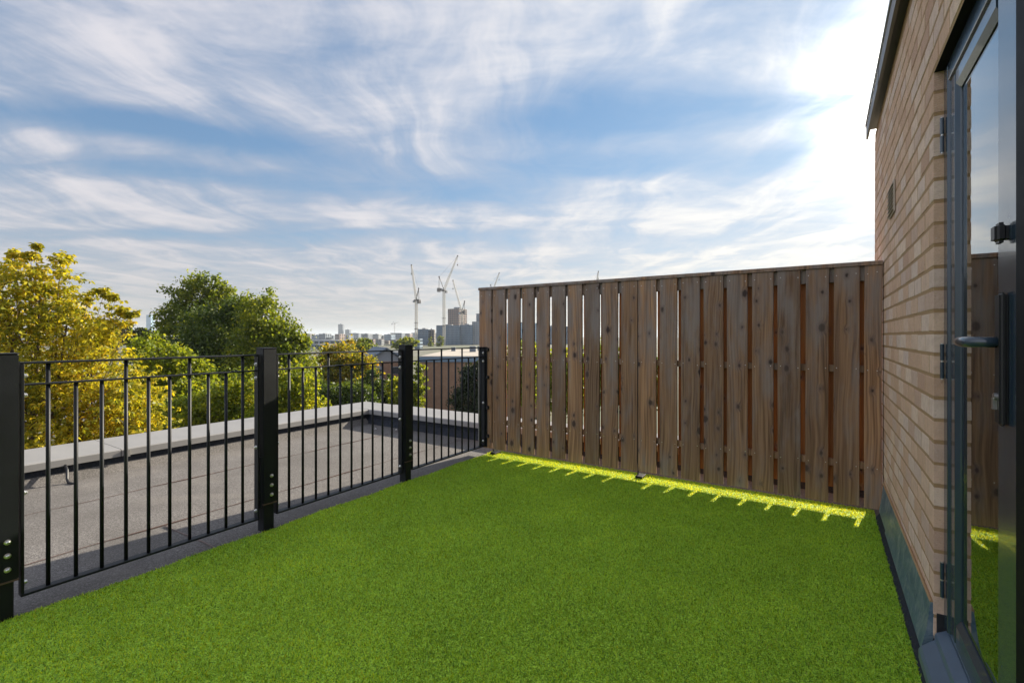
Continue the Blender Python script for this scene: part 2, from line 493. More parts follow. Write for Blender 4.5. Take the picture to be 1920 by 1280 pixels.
# ------------------------------------------------------------------ mesh helpers
class MB:
    def __init__(self):
        self.v, self.f = [], []

    def box(self, x0, x1, y0, y1, z0, z1):
        b = len(self.v)
        self.v += [(x, y, z) for x in (x0, x1) for y in (y0, y1) for z in (z0, z1)]
        self.f += [tuple(b + i for i in q) for q in ((0, 1, 3, 2), (4, 6, 7, 5), (0, 4, 5, 1), (2, 3, 7, 6), (0, 2, 6, 4), (1, 5, 7, 3))]
        return self

    def prism(self, pts, axis, a, b):
        """closed polygon pts swept along axis from a to b"""
        n, base = len(pts), len(self.v)
        for q in (a, b):
            for (p0, p1) in pts:
                self.v.append({'x': (q, p0, p1), 'y': (p0, q, p1), 'z': (p0, p1, q)}[axis])
        self.f.append(tuple(base + i for i in range(n)))
        self.f.append(tuple(base + n + i for i in reversed(range(n))))
        for i in range(n):
            j = (i + 1) % n
            self.f.append((base + i, base + n + i, base + n + j, base + j))
        return self

    def tube(self, pts, radii, n=6, caps=True):
        base = len(self.v)
        pts = [Vector(p) for p in pts]
        if not isinstance(radii, (list, tuple)):
            radii = [radii] * len(pts)
        for i, p in enumerate(pts):
            d = (pts[min(i + 1, len(pts) - 1)] - pts[max(i - 1, 0)]).normalized()
            up = Vector((0, 0, 1)) if abs(d.z) < 0.95 else Vector((1, 0, 0))
            a = d.cross(up).normalized()
            b = d.cross(a)
            for q in range(n):
                w = 2 * math.pi * (q + 0.5) / n
                self.v.append(tuple(p + (a * math.cos(w) + b * math.sin(w)) * radii[i]))
        for i in range(len(pts) - 1):
            for q in range(n):
                r2 = (q + 1) % n
                self.f.append((base + i * n + q, base + i * n + r2, base + (i + 1) * n + r2, base + (i + 1) * n + q))
        if caps:
            self.f.append(tuple(base + q for q in reversed(range(n))))
            self.f.append(tuple(base + (len(pts) - 1) * n + q for q in range(n)))
        return self

    def mesh(self, name, mat, bevel=0.0, seg=1, smooth=False):
        me = bpy.data.meshes.new(name)
        me.from_pydata(self.v, [], self.f)
        bm = bmesh.new()
        bm.from_mesh(me)
        bmesh.ops.recalc_face_normals(bm, faces=bm.faces)
        if bevel:
            es = [e for e in bm.edges if e.is_manifold and e.calc_face_angle(0) > 0.5]
            bmesh.ops.bevel(bm, geom=es, offset=bevel, segments=seg, affect='EDGES', clamp_overlap=True)
        if smooth:
            for fc in bm.faces:
                fc.smooth = True
        bm.to_mesh(me)
        bm.free()
        me.materials.append(MAT[mat] if isinstance(mat, str) else mat)
        return me


def link(name, mesh, parent=None, loc=(0, 0, 0), rot=(0, 0, 0)):
    o = bpy.data.objects.new(name, mesh)
    COL.objects.link(o)
    o.location = loc
    o.rotation_euler = rot
    if parent is not None:
        o.parent = parent
    return o


def obj(name, mb, mat, parent=None, loc=(0, 0, 0), rot=(0, 0, 0), bevel=0.0, seg=1, smooth=False):
    return link(name, mb.mesh(name, mat, bevel, seg, smooth), parent, loc, rot)


def tag(o, label=None, cat=None, group=None, kind=None):
    if label:
        o['label'] = label
    if cat:
        o['category'] = cat
    if group:
        o['group'] = group
    if kind:
        o['kind'] = kind
    return o


def thing(name, label, cat, loc=(0, 0, 0), rotz=0.0, group=None):
    o = bpy.data.objects.new(name, None)
    COL.objects.link(o)
    o.location = loc
    o.rotation_euler = (0, 0, rotz)
    o.empty_display_size = 0.2
    return tag(o, label, cat, group)


def raw_mesh(name, verts, faces_n, nvert_face, mat):
    """fast mesh from numpy: verts (N,3), faces (M,k)"""
    me = bpy.data.meshes.new(name)
    me.vertices.add(len(verts))
    me.vertices.foreach_set('co', verts.astype(np.float32).ravel())
    m = len(faces_n)
    me.loops.add(m * nvert_face)
    me.loops.foreach_set('vertex_index', faces_n.astype(np.int32).ravel())
    me.polygons.add(m)
    me.polygons.foreach_set('loop_start', np.arange(0, m * nvert_face, nvert_face, dtype=np.int32))
    me.polygons.foreach_set('loop_total', np.full(m, nvert_face, dtype=np.int32))
    me.update(calc_edges=True)
    me.materials.append(MAT[mat])
    return me


# ------------------------------------------------------------------ ground and the building under the terrace
GZ = -9.0
tag(obj('ground', MB().box(-9000, 9000, -9000, 9000, GZ - 0.5, GZ), 'ground_mix'), kind='structure')

FX0, FX1, FY = -2.853, 0.313, 3.80        # timber fence line
TURF_X0, TURF_X1 = -2.745, 0.275
tag(obj('roof_deck', MB().box(-5.25, 6.0, -4.0, 4.46, GZ, -0.012), 'dark_felt'), kind='structure')

# mineral felt laid in overlapping rolls beyond the railing and under the fence
roof = bpy.data.objects.new('flat_roof', None)
COL.objects.link(roof)
tag(roof, kind='structure')
seams = [-2.30, -3.36, -4.27, -4.93]
for i in range(3):
    x1, x0 = seams[i], seams[i + 1]
    z1 = -0.004 + 0.003 * i
    nseg = 40
    mb = MB()
    pts = []
    for q in range(nseg + 1):
        y = -4.0 + (4.25 + 4.0) * q / nseg
        pts.append((y, 0.006 * math.sin(q * 1.7 + i) + 0.004 * math.sin(q * 4.1)))
    top = [(x1 + 0.02 + w, y, z1) for (y, w) in pts]
    bot = [(x0 - 0.06 + w, y, z1 + 0.004) for (y, w) in pts]
    mb.v = top + bot + [(a, b, -0.011) for (a, b, c) in top] + [(a, b, -0.011) for (a, b, c) in bot]
    n = nseg + 1
    for q in range(nseg):
        mb.f += [(q, q + 1, n + q + 1, n + q), (n + q, n + q + 1, 3 * n + q + 1, 3 * n + q), (q, 2 * n + q, 2 * n + q + 1, q + 1)]
    obj('felt_sheet', mb, 'mineral_felt', roof)
    # bitumen bleed along the lap
    bl = MB()
    P = [(x1 + w * 1.0 - 0.002, y, z1 + 0.0055) for (y, w) in pts]
    bl.tube(P, [0.0012 + 0.0035 * random.random() ** 2 for _ in P], 5)
    if i:
        obj('seam_bead', bl, 'bitumen', roof)
obj('felt_sheet', MB().box(-2.28, 5.5, 3.70, 4.25, -0.011, 0.0), 'mineral_felt', roof)
# cross lap of the first roll
obj('seam_bead', MB().tube([(-2.38, 1.30, 0.0), (-2.9, 1.31, 0.002), (-3.34, 1.29, 0.004)], 0.004, 5), 'bitumen', roof)

# parapet: felt upstand and pale metal coping, corner beyond the middle post
par = thing('parapet', 'low roof parapet with wide pale grey metal coping beyond the black railing', 'parapet')
obj('upstand', MB().box(-5.64, -5.06, -4.0, 4.30, -0.5, 0.15).box(-5.06, 5.8, 4.30, 4.72, -0.5, 0.15), 'dark_felt', par)
obj('angle_fillet', MB().prism([(-5.06, 0.0), (-4.99, 0.0), (-5.06, 0.07)], 'y', -4.0, 4.26), 'mineral_felt', par)
obj('angle_fillet', MB().prism([(4.30, 0.0), (4.23, 0.0), (4.30, 0.07)], 'x', -5.06, 5.8), 'dark_felt', par)
CI, CO, CT, CB = -5.03, -5.66, 0.185, 0.125
FI, FO = 4.275, 4.76


def coping_len(y0, y1):
    return MB().prism([(CI, CB), (CI, CT - 0.008), (CI - 0.01, CT), (CO + 0.01, CT + 0.008), (CO, CT), (CO, CB), (CO + 0.012, CB), (CO + 0.012, CT - 0.02), (CI - 0.012, CT - 0.02), (CI - 0.012, CB)], 'y', y0, y1)


def coping_len_x(x0, x1):
    return MB().prism([(FI, CB), (FI, CT - 0.008), (FI + 0.01, CT), (FO - 0.01, CT + 0.008), (FO, CT), (FO, CB), (FO - 0.012, CB), (FO - 0.012, CT - 0.02), (FI + 0.012, CT - 0.02), (FI + 0.012, CB)], 'x', x0, x1)


ys = [-4.0, -1.38, 1.62, FI + 0.0]
for a, b in zip(ys[:-1], ys[1:]):
    obj('coping', coping_len(a + 0.003, b - 0.003), 'coping_grey', par)
    if b < 4:
        obj('joint_strip', MB().box(CO + 0.02, CI - 0.02, b - 0.05, b + 0.05, CT - 0.03, CT - 0.006), 'coping_grey', par)
        obj('joint_clip', MB().box(CI + 0.001, CI + 0.012, b + 0.02, b + 0.06, CB - 0.01, CB + 0.05), 'galvanised', par)
obj('coping', MB().prism([(CI, FI), (CI, FO), (CO, FO), (CO, FI)], 'z', CB, CT + 0.003), 'coping_grey', par, bevel=0.006)
xs = [CI, -2.0, 1.0, 4.0, 5.8]
for a, b in zip(xs[:-1], xs[1:]):
    obj('coping', coping_len_x(a + 0.003, b - 0.003), 'coping_grey', par)
cable = MB().tube([(-5.03, 1.26, 0.13), (-4.97, 1.255, 0.10), (-4.95, 1.25, 0.04), (-4.92, 1.25, 0.012), (-4.86, 1.27, 0.010)], 0.010, 6)
tag(obj('cable_stub', cable, 'dark_plastic', smooth=True), 'short black cable end hanging out under the pale coping', 'cable')
for (x, y, s) in ((-4.6, 4.02, 0.012), (-4.35, 4.12, 0.010), (-4.1, 4.0, 0.012), (-3.95, 3.98, 0.010)):
    me = MB().tube([(0, 0, 0), (0, 0, 0.010), (0, 0, 0.016)], [s, s * 0.9, s * 0.4], 6).mesh('fixing_cap', 'galvanised')
    o = link('fixing_cap', me, roof, (x, y, 0.009))


# ------------------------------------------------------------------ artificial turf
turf = thing('artificial_turf', 'bright green artificial turf covering the terrace floor', 'turf')
nb = 60
edge = [(TURF_X0 + 0.010 * math.sin(i * 0.9) + 0.006 * math.sin(i * 2.3), -2.0 + (FY + 0.13 + 2.0) * i / nb) for i in range(nb + 1)]
mb = MB()
m = len(edge)
mb.v = [(x, y, 0.010) for x, y in edge] + [(TURF_X1, y, 0.010) for x, y in edge] + [(x, y, -0.006) for x, y in edge] + [(TURF_X1, y, -0.006) for x, y in edge]
for i in range(m - 1):
    mb.f += [(i, m + i, m + i + 1, i + 1), (i, i + 1, 2 * m + i + 1, 2 * m + i)]
obj('backing', mb, 'turf_backing', turf)


def blades(n, x0, x1, y0, y1, hgt, wid):
    px = RNG.uniform(x0, x1, n)
    py = RNG.uniform(y0, y1, n)
    ex = np.interp(py, [e[1] for e in edge], [e[0] for e in edge])
    keep = (px > ex - 0.004)
    px, py = px[keep], py[keep]
    n = len(px)
    th = RNG.uniform(0, 2 * np.pi, n)
    lean = RNG.uniform(0.2, 1.6, n)
    la = RNG.uniform(0, 2 * np.pi, n)
    hh = hgt * RNG.uniform(0.55, 1.15, n)
    ww = wid * RNG.uniform(0.7, 1.3, n)
    ax, ay = np.cos(th) * ww * 0.5, np.sin(th) * ww * 0.5
    lx, ly = np.cos(la), np.sin(la)
    V = np.zeros((n, 5, 3))
    m1, m2 = 0.55, 1.0
    s1, s2 = np.sin(lean * 0.35) * hh * m1, 0
    mx, my, mz = px + lx * np.sin(lean * 0.4) * hh * m1, py + ly * np.sin(lean * 0.4) * hh * m1, np.cos(lean * 0.4) * hh * m1
    tx, ty, tz = mx + lx * np.sin(lean * 1.15) * hh * 0.5, my + ly * np.sin(lean * 1.15) * hh * 0.5, mz + np.cos(lean * 1.15) * hh * 0.5
    V[:, 0] = np.stack([px - ax, py - ay, np.full(n, 0.004)], 1)
    V[:, 1] = np.stack([px + ax, py + ay, np.full(n, 0.004)], 1)
    V[:, 2] = np.stack([mx + ax * 0.9, my + ay * 0.9, mz + 0.004], 1)
    V[:, 3] = np.stack([mx - ax * 0.9, my - ay * 0.9, mz + 0.004], 1)
    V[:, 4] = np.stack([tx, ty, tz + 0.004], 1)
    base = np.arange(n)[:, None] * 5
    tris = np.concatenate([base + np.array([[0, 1, 2]]), base + np.array([[0, 2, 3]]), base + np.array([[3, 2, 4]])], 0)
    return V.reshape(-1, 3), tris


V, F = blades(600000, TURF_X0 - 0.03, TURF_X1, -0.05, FY + 0.13, 0.0185, 0.0027)
tag(link('blades', raw_mesh('blades', V, F, 3, 'turf_blade'), turf), kind='stuff')

# dark felt gutter strip between turf and house wall
tag(obj('wall_upstand', MB().prism([(0.262, -0.004), (0.345, -0.004), (0.345, 0.115), (0.318, 0.11), (0.300, 0.055)], 'y', -2.0, FY - 0.03), 'dark_felt'), kind='structure')

# ------------------------------------------------------------------ brick house wall
WX, WY0, WY1, WTOP = 0.317, 2.178, 4.44, 2.64
OPEN_Y0, OPEN_Z0, OPEN_Z1 = 1.25, 0.112, 2.055
wall = thing('brick_wall', 'buff pink brick house wall rising beside the timber fence', 'wall')
REC = 0.0014
core = MB()
core.box(WX + REC, 0.60, WY0 + REC, WY1 - REC, -0.01, WTOP)
core.box(WX + REC, 0.60, -3.0, WY0 + REC - 0.002, OPEN_Z1 + REC, WTOP)
core.box(WX + REC, 0.60, -3.0, OPEN_Y0 - REC, -0.01, OPEN_Z1 + REC - 0.002)
obj('mortar', core, 'mortar', wall)
bricks = []          # (y centre, z centre, length)
Z0, CH, BL = 0.037, 0.075, 0.168
for n in range(0, 35):
    zc_ = Z0 + CH * n + CH / 2
    if zc_ + 0.0325 > WTOP:
        continue
    above = zc_ - 0.0325 > OPEN_Z1 - 0.01
    odd = n % 2
    spans = [(WY0, WY1)] if not above else [(-3.0, WY1)]
    if not above:
        spans.append((-3.0, OPEN_Y0))
    for (a, b) in spans:
        start = WY0 if b == WY1 else OPEN_Y0
        # bond set out from the opening edge
        y = start + (BL / 2 if odd else 0.0) - BL * 44
        while y < b:
            y0, y1 = max(y, a), min(y + BL, b)
            if y1 - y0 > 0.03:
                e0 = y0 + (0.0 if abs(y0 - a) < 0.004 and a > -3 else 0.0075)
                e1 = y1 - (0.0 if abs(y1 - b) < 0.004 else 0.0075)
                bricks.append(((e0 + e1) / 2, zc_, e1 - e0, False))
            y += BL


def pix(x, y, z):
    la, d = x * c33 + y * s33, -x * s33 + y * c33
    if d < 0.05:
        return None
    return 960 + 900 * la / d, 630 - 900 * (z - CAM_H) / d, d


def brick_area(b):
    y, z, ln, _ = b
    if y > FY and z < 1.62:
        return 0
    p0, p1 = pix(WX, max(y - ln / 2, 0.1), z), pix(WX, y + ln / 2, z)
    if p0 is None or p1 is None or p1[0] > 1925 or p0[1] < -20 or (p1[1] > 1290):
        return 0
    return abs(p0[0] - p1[0]) * 0.065 * 900 / p1[2]


bricks.sort(key=brick_area, reverse=True)
BR_MESH = {}


def brick_geo(ln, var):
    rr = random.Random(var * 31 + int(ln * 1000))
    mb_ = MB()
    h, l, d, c = 0.0312, ln / 2, 0.0985, 0.0015
    j = lambda s=0.0005: rr.uniform(-s, s)
    front = [(0 + j(), -l + c + j(), -h + c + j()), (0 + j(), l - c + j(), -h + c + j()), (0 + j(), l - c + j(), h - c + j()), (0 + j(), -l + c + j(), h - c + j())]
    mid = [(c, -l + j(), -h + j()), (c, l + j(), -h + j()), (c, l + j(), h + j()), (c, -l + j(), h + j())]
    back = [(d, -l, -h), (d, l, -h), (d, l, h), (d, -l, h)]
    mb_.v = front + mid + back
    mb_.f = [(0, 1, 2, 3), (8, 11, 10, 9)]
    for a_, b_ in ((0, 4), (4, 8)):
        for q in range(4):
            r2 = (q + 1) % 4
            mb_.f.append((a_ + q, a_ + r2, b_ + r2, b_ + q))
    return mb_


rest = MB()
nbrick = 0
for i, b in enumerate(bricks):
    y, z, ln, corner = b
    dx_ = random.uniform(-0.0006, 0.0002)
    if i < 300 and brick_area(b) > 0:
        key = (round(ln, 3), random.randrange(4))
        if key not in BR_MESH:
            BR_MESH[key] = brick_geo(*key).mesh('brick', 'brick_clay')
        link('brick', BR_MESH[key], wall, (WX + dx_, y, z + random.uniform(-0.001, 0.001)), (random.uniform(-0.006, 0.006), 0, 0))
        nbrick += 1
    else:
        gq = brick_geo(ln, random.randrange(4))
        base = len(rest.v)
        rest.v += [(vx + WX + dx_, vy + y, vz + z) for vx, vy, vz in gq.v]
        rest.f += [tuple(q + base for q in fc) for fc in gq.f]
tag(obj('remaining_bricks', rest, 'brick_clay', wall), kind='stuff')
# metal coping / fascia along the wall head
cp = MB().prism([(0.268, 2.632), (0.268, 2.735), (0.275, 2.742), (0.64, 2.752), (0.64, 2.632), (0.628, 2.632), (0.628, 2.70), (0.282, 2.70), (0.282, 2.632)], 'y', -3.0, 4.50)
obj('coping', cp, 'fascia_brown', wall)
obj('drip_edge', MB().box(0.262, 0.267, -3.0, 4.503, 2.724, 2.746), 'coping_grey', wall)
obj('coping_joint', MB().box(0.2655, 0.2675, 3.52, 3.56, 2.634, 2.722), 'fascia_brown', wall)
# lead flashing dressed over the wall base, in two lapped lengths
fl = MB().prism([(WX - 0.004, 0.225), (WX - 0.014, 0.13), (WX - 0.026, 0.055), (WX + 0.001, 0.052), (WX + 0.001, 0.225)], 'y', 3.30, FY - 0.012)
obj('flashing', fl, 'lead', wall)
fl = MB().prism([(WX - 0.007, 0.232), (WX - 0.019, 0.13), (WX - 0.033, 0.060), (WX + 0.0015, 0.057), (WX + 0.0015, 0.232)], 'y', WY0 + 0.004, 3.36)
obj('flashing', fl, 'lead', wall)
obj('flashing_bead', MB().tube([(WX - 0.004, WY0 + 0.004, 0.233), (WX - 0.004, 2.9, 0.235), (WX - 0.003, FY - 0.02, 0.229)], 0.006, 5), 'mortar', wall)
# room behind the door
room = MB()
room.box(0.602, 0.62, -3.0, 4.4, -0.3, 2.6)
tag(obj('inner_floor', MB().box(0.44, 4.0, -1.0, 2.17, -0.05, 0.10), 'room_plaster'), kind='structure')
tag(obj('inner_wall', MB().box(3.9, 4.0, -1.0, 3.0, 0.10, 2.5).box(0.60, 3.9, 2.9, 3.0, 0.10, 2.5).box(0.60, 3.9, -1.1, -1.0, 0.10, 2.5), 'room_plaster'), kind='structure')
tag(obj('inner_ceiling', MB().box(0.60, 4.0, -1.1, 3.0, 2.5, 2.6), 'room_plaster'), kind='structure')

# louvred vent on the wall
vent = thing('wall_vent', 'small louvred vent grille high on the brick wall', 'vent', (WX, 3.32, 1.89))
obj('housing', MB().box(-0.010, -0.001, -0.12, 0.12, -0.083, 0.083), 'vent_plastic', vent, bevel=0.003)
for i in range(7):
    z = -0.066 + i * 0.022
    obj('louvre', MB().prism([(-0.0105, z - 0.004), (-0.018, z - 0.010), (-0.018, z - 0.007), (-0.0105, z + 0.006)], 'y', -0.115, 0.115), 'vent_plastic', vent)

# ------------------------------------------------------------------ door: frame, leaf, sill
fr = thing('door_frame', 'dark blue grey metal door frame set in the brick opening', 'door frame')
FXF = 0.344
obj('jamb', MB().prism([(FXF, 2.124), (FXF + 0.010, 2.116), (0.44, 2.116), (0.44, 2.177), (FXF, 2.177)], 'z', 0.165, OPEN_Z1 - 0.002), 'door_paint', fr, bevel=0.002)
obj('head', MB().prism([(FXF, 1.995), (FXF + 0.010, 1.987), (0.44, 1.987), (0.44, OPEN_Z1 - 0.002), (FXF, OPEN_Z1 - 0.002)], 'y', 1.445, 2.115), 'door_paint', fr, bevel=0.002)
obj('jamb', MB().box(0.343, 0.44, 1.252, 1.442, 0.165, OPEN_Z1 - 0.002), 'door_black', fr, bevel=0.002)

obj('lintel_plate', MB().box(WX + 0.002, 0.60, 1.251, 2.1765, OPEN_Z1 + 0.0, OPEN_Z1 + 0.0012), 'door_black', wall)

door = thing('glass_door', 'glazed dark blue grey door with black lever handle beside the brick wall', 'door', (0, 0, 0))
LX = 0.350
LY0, LY1, LZ0, LZ1 = 1.447, 2.113, 0.172, 1.984
GY0, GY1, GZ0, GZ1 = 1.615, 2.035, 0.255, 1.93
obj('stile', MB().prism([(LX, LY1), (LX, GY1 + 0.018), (LX + 0.012, GY1), (0.40, GY1), (0.40, LY1)], 'z', LZ0, LZ1), 'door_paint', door, bevel=0.0015)
obj('stile', MB().prism([(LX, LY0), (LX, GY0 - 0.018), (LX + 0.012, GY0), (0.40, GY0), (0.40, LY0)], 'z', LZ0, LZ1), 'door_paint', door, bevel=0.0015)
obj('rail', MB().prism([(LX, LZ1), (LX, GZ1 + 0.018), (LX + 0.012, GZ1), (0.40, GZ1), (0.40, LZ1)], 'y', GY0 + 0.0005, GY1 - 0.0005), 'door_paint', door)
obj('rail', MB().prism([(LX, LZ0), (LX, GZ0 - 0.018), (LX + 0.012, GZ0), (0.40, GZ0), (0.40, LZ0)], 'y', GY0 + 0.0005, GY1 - 0.0005), 'door_paint', door)
obj('glass_pane', MB().box(0.365, 0.371, GY0 + 0.0008, GY1 - 0.0008, GZ0 + 0.0008, GZ1 - 0.0008), 'door_glass', door)
hd = obj('handle', MB().box(LX - 0.016, LX - 0.0005, 1.512, 1.556, 0.945, 1.250), 'dark_plastic', door, bevel=0.006, seg=3, smooth=False)
LZ = 1.136
lev = MB().tube([(LX - 0.014, 1.535, LZ), (LX - 0.038, 1.536, LZ), (LX - 0.052, 1.543, LZ), (LX - 0.059, 1.560, LZ), (LX - 0.061, 1.60, LZ), (LX - 0.060, 1.645, LZ), (LX - 0.056, 1.668, LZ)], [0.013, 0.012, 0.013, 0.0135, 0.0132, 0.0122, 0.007], 12)
obj('lever', lev, 'door_paint', hd, smooth=True)
obj('lock_cylinder', MB().tube([(LX - 0.016, 1.534, 1.01), (LX - 0.022, 1.534, 1.01)], 0.009, 12).box(LX - 0.024, LX - 0.0165, 1.529, 1.539, 0.982, 1.008), 'galvanised', hd)
obj('door_stop', MB().box(LX - 0.024, LX - 0.0005, 1.508, 1.552, 1.362, 1.408), 'dark_plastic', door, bevel=0.008, seg=3)
for z in (1.83, 1.065, 0.325):
    hg = MB().tube([(0.3365, 2.158, z - 0.058), (0.3365, 2.158, z - 0.003)], 0.0055, 10)
    hg.tube([(0.3365, 2.158, z + 0.003), (0.3365, 2.158, z + 0.058)], 0.0055, 10)
    h = obj('hinge', hg, 'door_paint', door, smooth=False)
    obj('hinge_pin', MB().tube([(0.3365, 2.158, z - 0.062), (0.3365, 2.158, z + 0.061)], 0.0035, 8), 'galvanised', h)

sill = thing('door_sill', 'stepped grey blue metal threshold at the foot of the glass door', 'door sill')
obj('apron', MB().prism([(0.275, 0.070), (0.282, 0.082), (0.333, 0.128), (0.333, 0.118), (0.287, 0.072), (0.281, 0.04), (0.275, 0.04)], 'y', 1.26, 2.16), 'sill_metal', sill)
obj('slope', MB().prism([(0.318, 0.122), (0.322, 0.134), (0.352, 0.152), (0.352, 0.08), (0.322, 0.08)], 'y', 1.26, 2.172), 'sill_metal', sill, bevel=0.001)
obj('threshold', MB().prism([(0.353, 0.10), (0.353, 0.160), (0.357, 0.163), (0.361, 0.158), (0.376, 0.158), (0.379, 0.164), (0.384, 0.164), (0.387, 0.158), (0.44, 0.158), (0.44, 0.10)], 'y', 1.255, 2.174), 'sill_metal', sill)
obj('track', MB().tube([(0.3815, 1.26, 0.1655), (0.3815, 2.17, 0.1655)], 0.002, 6), 'galvanised', sill)
obj('track', MB().tube([(0.357, 1.26, 0.1642), (0.357, 2.17, 0.1642)], 0.0016, 6), 'galvanised', sill)
obj('packer', MB().box(0.325, 0.352, 2.1725, 2.1775, 0.13, 0.20), 'dark_plastic', sill)

# ------------------------------------------------------------------ timber hit-and-miss fence
fence = thing('timber_fence', 'tall weathered timber board fence with gaps along the back of the turf', 'fence')
gaps = [FX0, -2.698, -2.53, -2.368, -2.212, -2.054, -1.894, -1.735, -1.578, -1.414, -1.258, -1.095, -0.934, -0.77, -0.606, -0.442, -0.281, -0.117, 0.04, 0.205, FX1]
ZB, ZT = 0.060, 1.598
BOARD_MESH = []


def board_mesh(w, z0, z1, mat, seed, th=0.019):
    """sawn board, slightly cupped and not quite straight"""
    rr = random.Random(seed)
    n = 7
    a1, a2, ph = rr.uniform(-0.0016, 0.0016), rr.uniform(-0.001, 0.001), rr.uniform(0, 6)
    mb_ = MB()
    for i in range(n):
        z = z0 + (z1 - z0) * i / (n - 1)
        s = a1 * math.sin(ph + 2.2 * i / n) + a2 * math.sin(5 * i / n)
        e = rr.uniform(-0.0007, 0.0007)
        for (px_, py_) in ((-w / 2, 0.002), (-w / 2 + 0.002, 0), (w / 2 - 0.002, 0), (w / 2, 0.002), (w / 2, th), (-w / 2, th)):
            mb_.v.append((px_ + s + e, py_, z))
    for i in range(n - 1):
        for q in range(6):
            r2 = (q + 1) % 6
            mb_.f.append((i * 6 + q, i * 6 + r2, (i + 1) * 6 + r2, (i + 1) * 6 + q))
    mb_.f.append(tuple(range(5, -1, -1)))
    mb_.f.append(tuple((n - 1) * 6 + q for q in range(6)))
    return mb_.mesh('board', mat)


GAP = 0.027
for i in range(20):
    a, b = gaps[i], gaps[i + 1]
    g0 = 0.0 if i == 0 else (0.006 if i in (1, 10) else GAP / 2)
    g1 = 0.005 if i == 19 else (0.006 if i in (0, 9) else GAP / 2)
    a, b = a + g0, b - g1
    link('board', board_mesh(b - a, ZB + random.uniform(-0.004, 0.004), ZT, 'wood_weathered', 100 + i), fence, ((a + b) / 2, FY + random.uniform(-0.001, 0.0), 0), (0, R(random.uniform(-0.12, 0.12)), 0))
for i in range(20):        # boards on the far side, shifted to cover the gaps
    a, b = gaps[i] - 0.035 + GAP / 2, gaps[i + 1] - 0.035 - GAP / 2
    if i == 0:
        a = FX0
    if i == 19:
        a, b = gaps[19] - 0.02, FX1 - 0.004
    link('board', board_mesh(b - a, 0.145 + random.uniform(-0.004, 0.004), ZT, 'wood_sheltered', 300 + i), fence, ((a + b) / 2, FY + 0.0575, 0))
for (z0, z1) in ((1.505, 1.597), (0.915, 0.96), (0.295, 0.34)):
    for (a, b) in ((FX0 + 0.002, -1.262), (-1.254, FX1 - 0.004)):
        rm = MB().box(-(b - a) / 2, (b - a) / 2, 0, 0.0375, z0, z1).mesh('rail', 'wood_weathered', 0.0015)
        link('rail', rm, fence, ((a + b) / 2, FY + 0.0195, 0))
cap = MB().prism([(-0.010, 1.600), (-0.010, 1.620), (-0.004, 1.626), (0.082, 1.626), (0.088, 1.620), (0.088, 1.600)], 'x', FX0 - 0.006, -1.258).mesh('cap', 'wood_weathered')
link('cap', cap, fence, (0, FY, 0))
cap = MB().prism([(-0.010, 1.6005), (-0.010, 1.6205), (-0.004, 1.6265), (0.082, 1.6265), (0.088, 1.6205), (0.088, 1.6005)], 'x', -1.257, FX1 - 0.002).mesh('cap', 'wood_weathered')
link('cap', cap, fence, (0, FY, 0))
for x in (-1.258, -2.69):
    obj('steel_post', MB().box(x - 0.004, x + 0.004, FY + 0.004, FY + 0.018, 0.0, 1.595), 'powder_black', fence)
    obj('post_shoe', MB().box(x - 0.012, x + 0.045, FY - 0.030, FY + 0.07, 0.0, 0.030), 'door_black', fence, bevel=0.002)
# nail heads
nm = MB().tube([(0, 0.0005, 0), (0, -0.0012, 0)], 0.0028, 6).mesh('nail', 'galvanised')
for i in range(20):
    for z in (1.55, 0.937, 0.318):
        for s in (0.03, -0.03):
            xc = gaps[i] + s if s > 0 else gaps[i + 1] + s
            link('nail', nm, fence, (xc, FY - 0.0008, z + random.uniform(-0.008, 0.008)))

# ------------------------------------------------------------------ black railing
RX = -2.79
bar_me = {}
up = MB().tube([(0, 0, 0), (0, 0, 1)], 0.0078, 8)


def bar_mesh(z0, z1):
    return MB().tube([(0, 0, z0), (0, 0, z1)], 0.0078, 8).mesh('baluster', 'powder_black', smooth=True)


BAR_LONG, BAR_SHORT = bar_mesh(0.086, 1.034), bar_mesh(0.086, 0.944)
BOLT = MB().tube([(0, 0, 0), (0.003, 0, 0), (0.004, 0, 0), (0.010, 0, 0), (0.013, 0, 0)], [0.011, 0.011, 0.0085, 0.0075, 0.003], 10).mesh('bolt', 'galvanised', smooth=False)
PANELS = [(0.643, 0.0913, 0.556, 1.552, 'black metal railing panel nearest the camera, at the left edge'),
          (1.749, 0.0943, 1.658, 2.690, 'black metal railing panel between the two bolted posts in mid view'),
          (2.886, 0.0944, 2.796, 3.786, 'black metal railing panel running up to the timber fence')]
for (y0, st, e0, e1, lab) in PANELS:
    pn = thing('metal_railing', lab, 'railing', (RX, (e0 + e1) / 2, 0), group='black railing panels along the roof edge')
    oy = (e0 + e1) / 2
    hl = (e1 - e0) / 2
    obj('top_rail', MB().box(-0.019, 0.019, -hl, hl, 1.034, 1.043), 'powder_black', pn, bevel=0.0015)
    obj('middle_rail', MB().box(-0.014, 0.014, -hl, hl, 0.944, 0.952), 'powder_black', pn, bevel=0.0015)
    obj('bottom_rail', MB().box(-0.021, 0.021, -hl, hl, 0.076, 0.086), 'powder_black', pn, bevel=0.0015)
    for s, e in ((-1, -hl), (1, hl)):
        obj('end_bar', MB().box(-0.02, 0.02, min(e, e - s * 0.010), max(e, e - s * 0.010), 0.0865, 1.0335), 'powder_black', pn, bevel=0.001)
        for z in (0.985, 0.905, 0.50, 0.13):
            link('bolt', BOLT, pn, (0.004, e - s * 0.0102, z), (0, 0, R(-90 * s)))
    for i in range(10):
        link('baluster', BAR_LONG if i % 3 == 0 else BAR_SHORT, pn, (0, y0 + st * i - oy, 0))

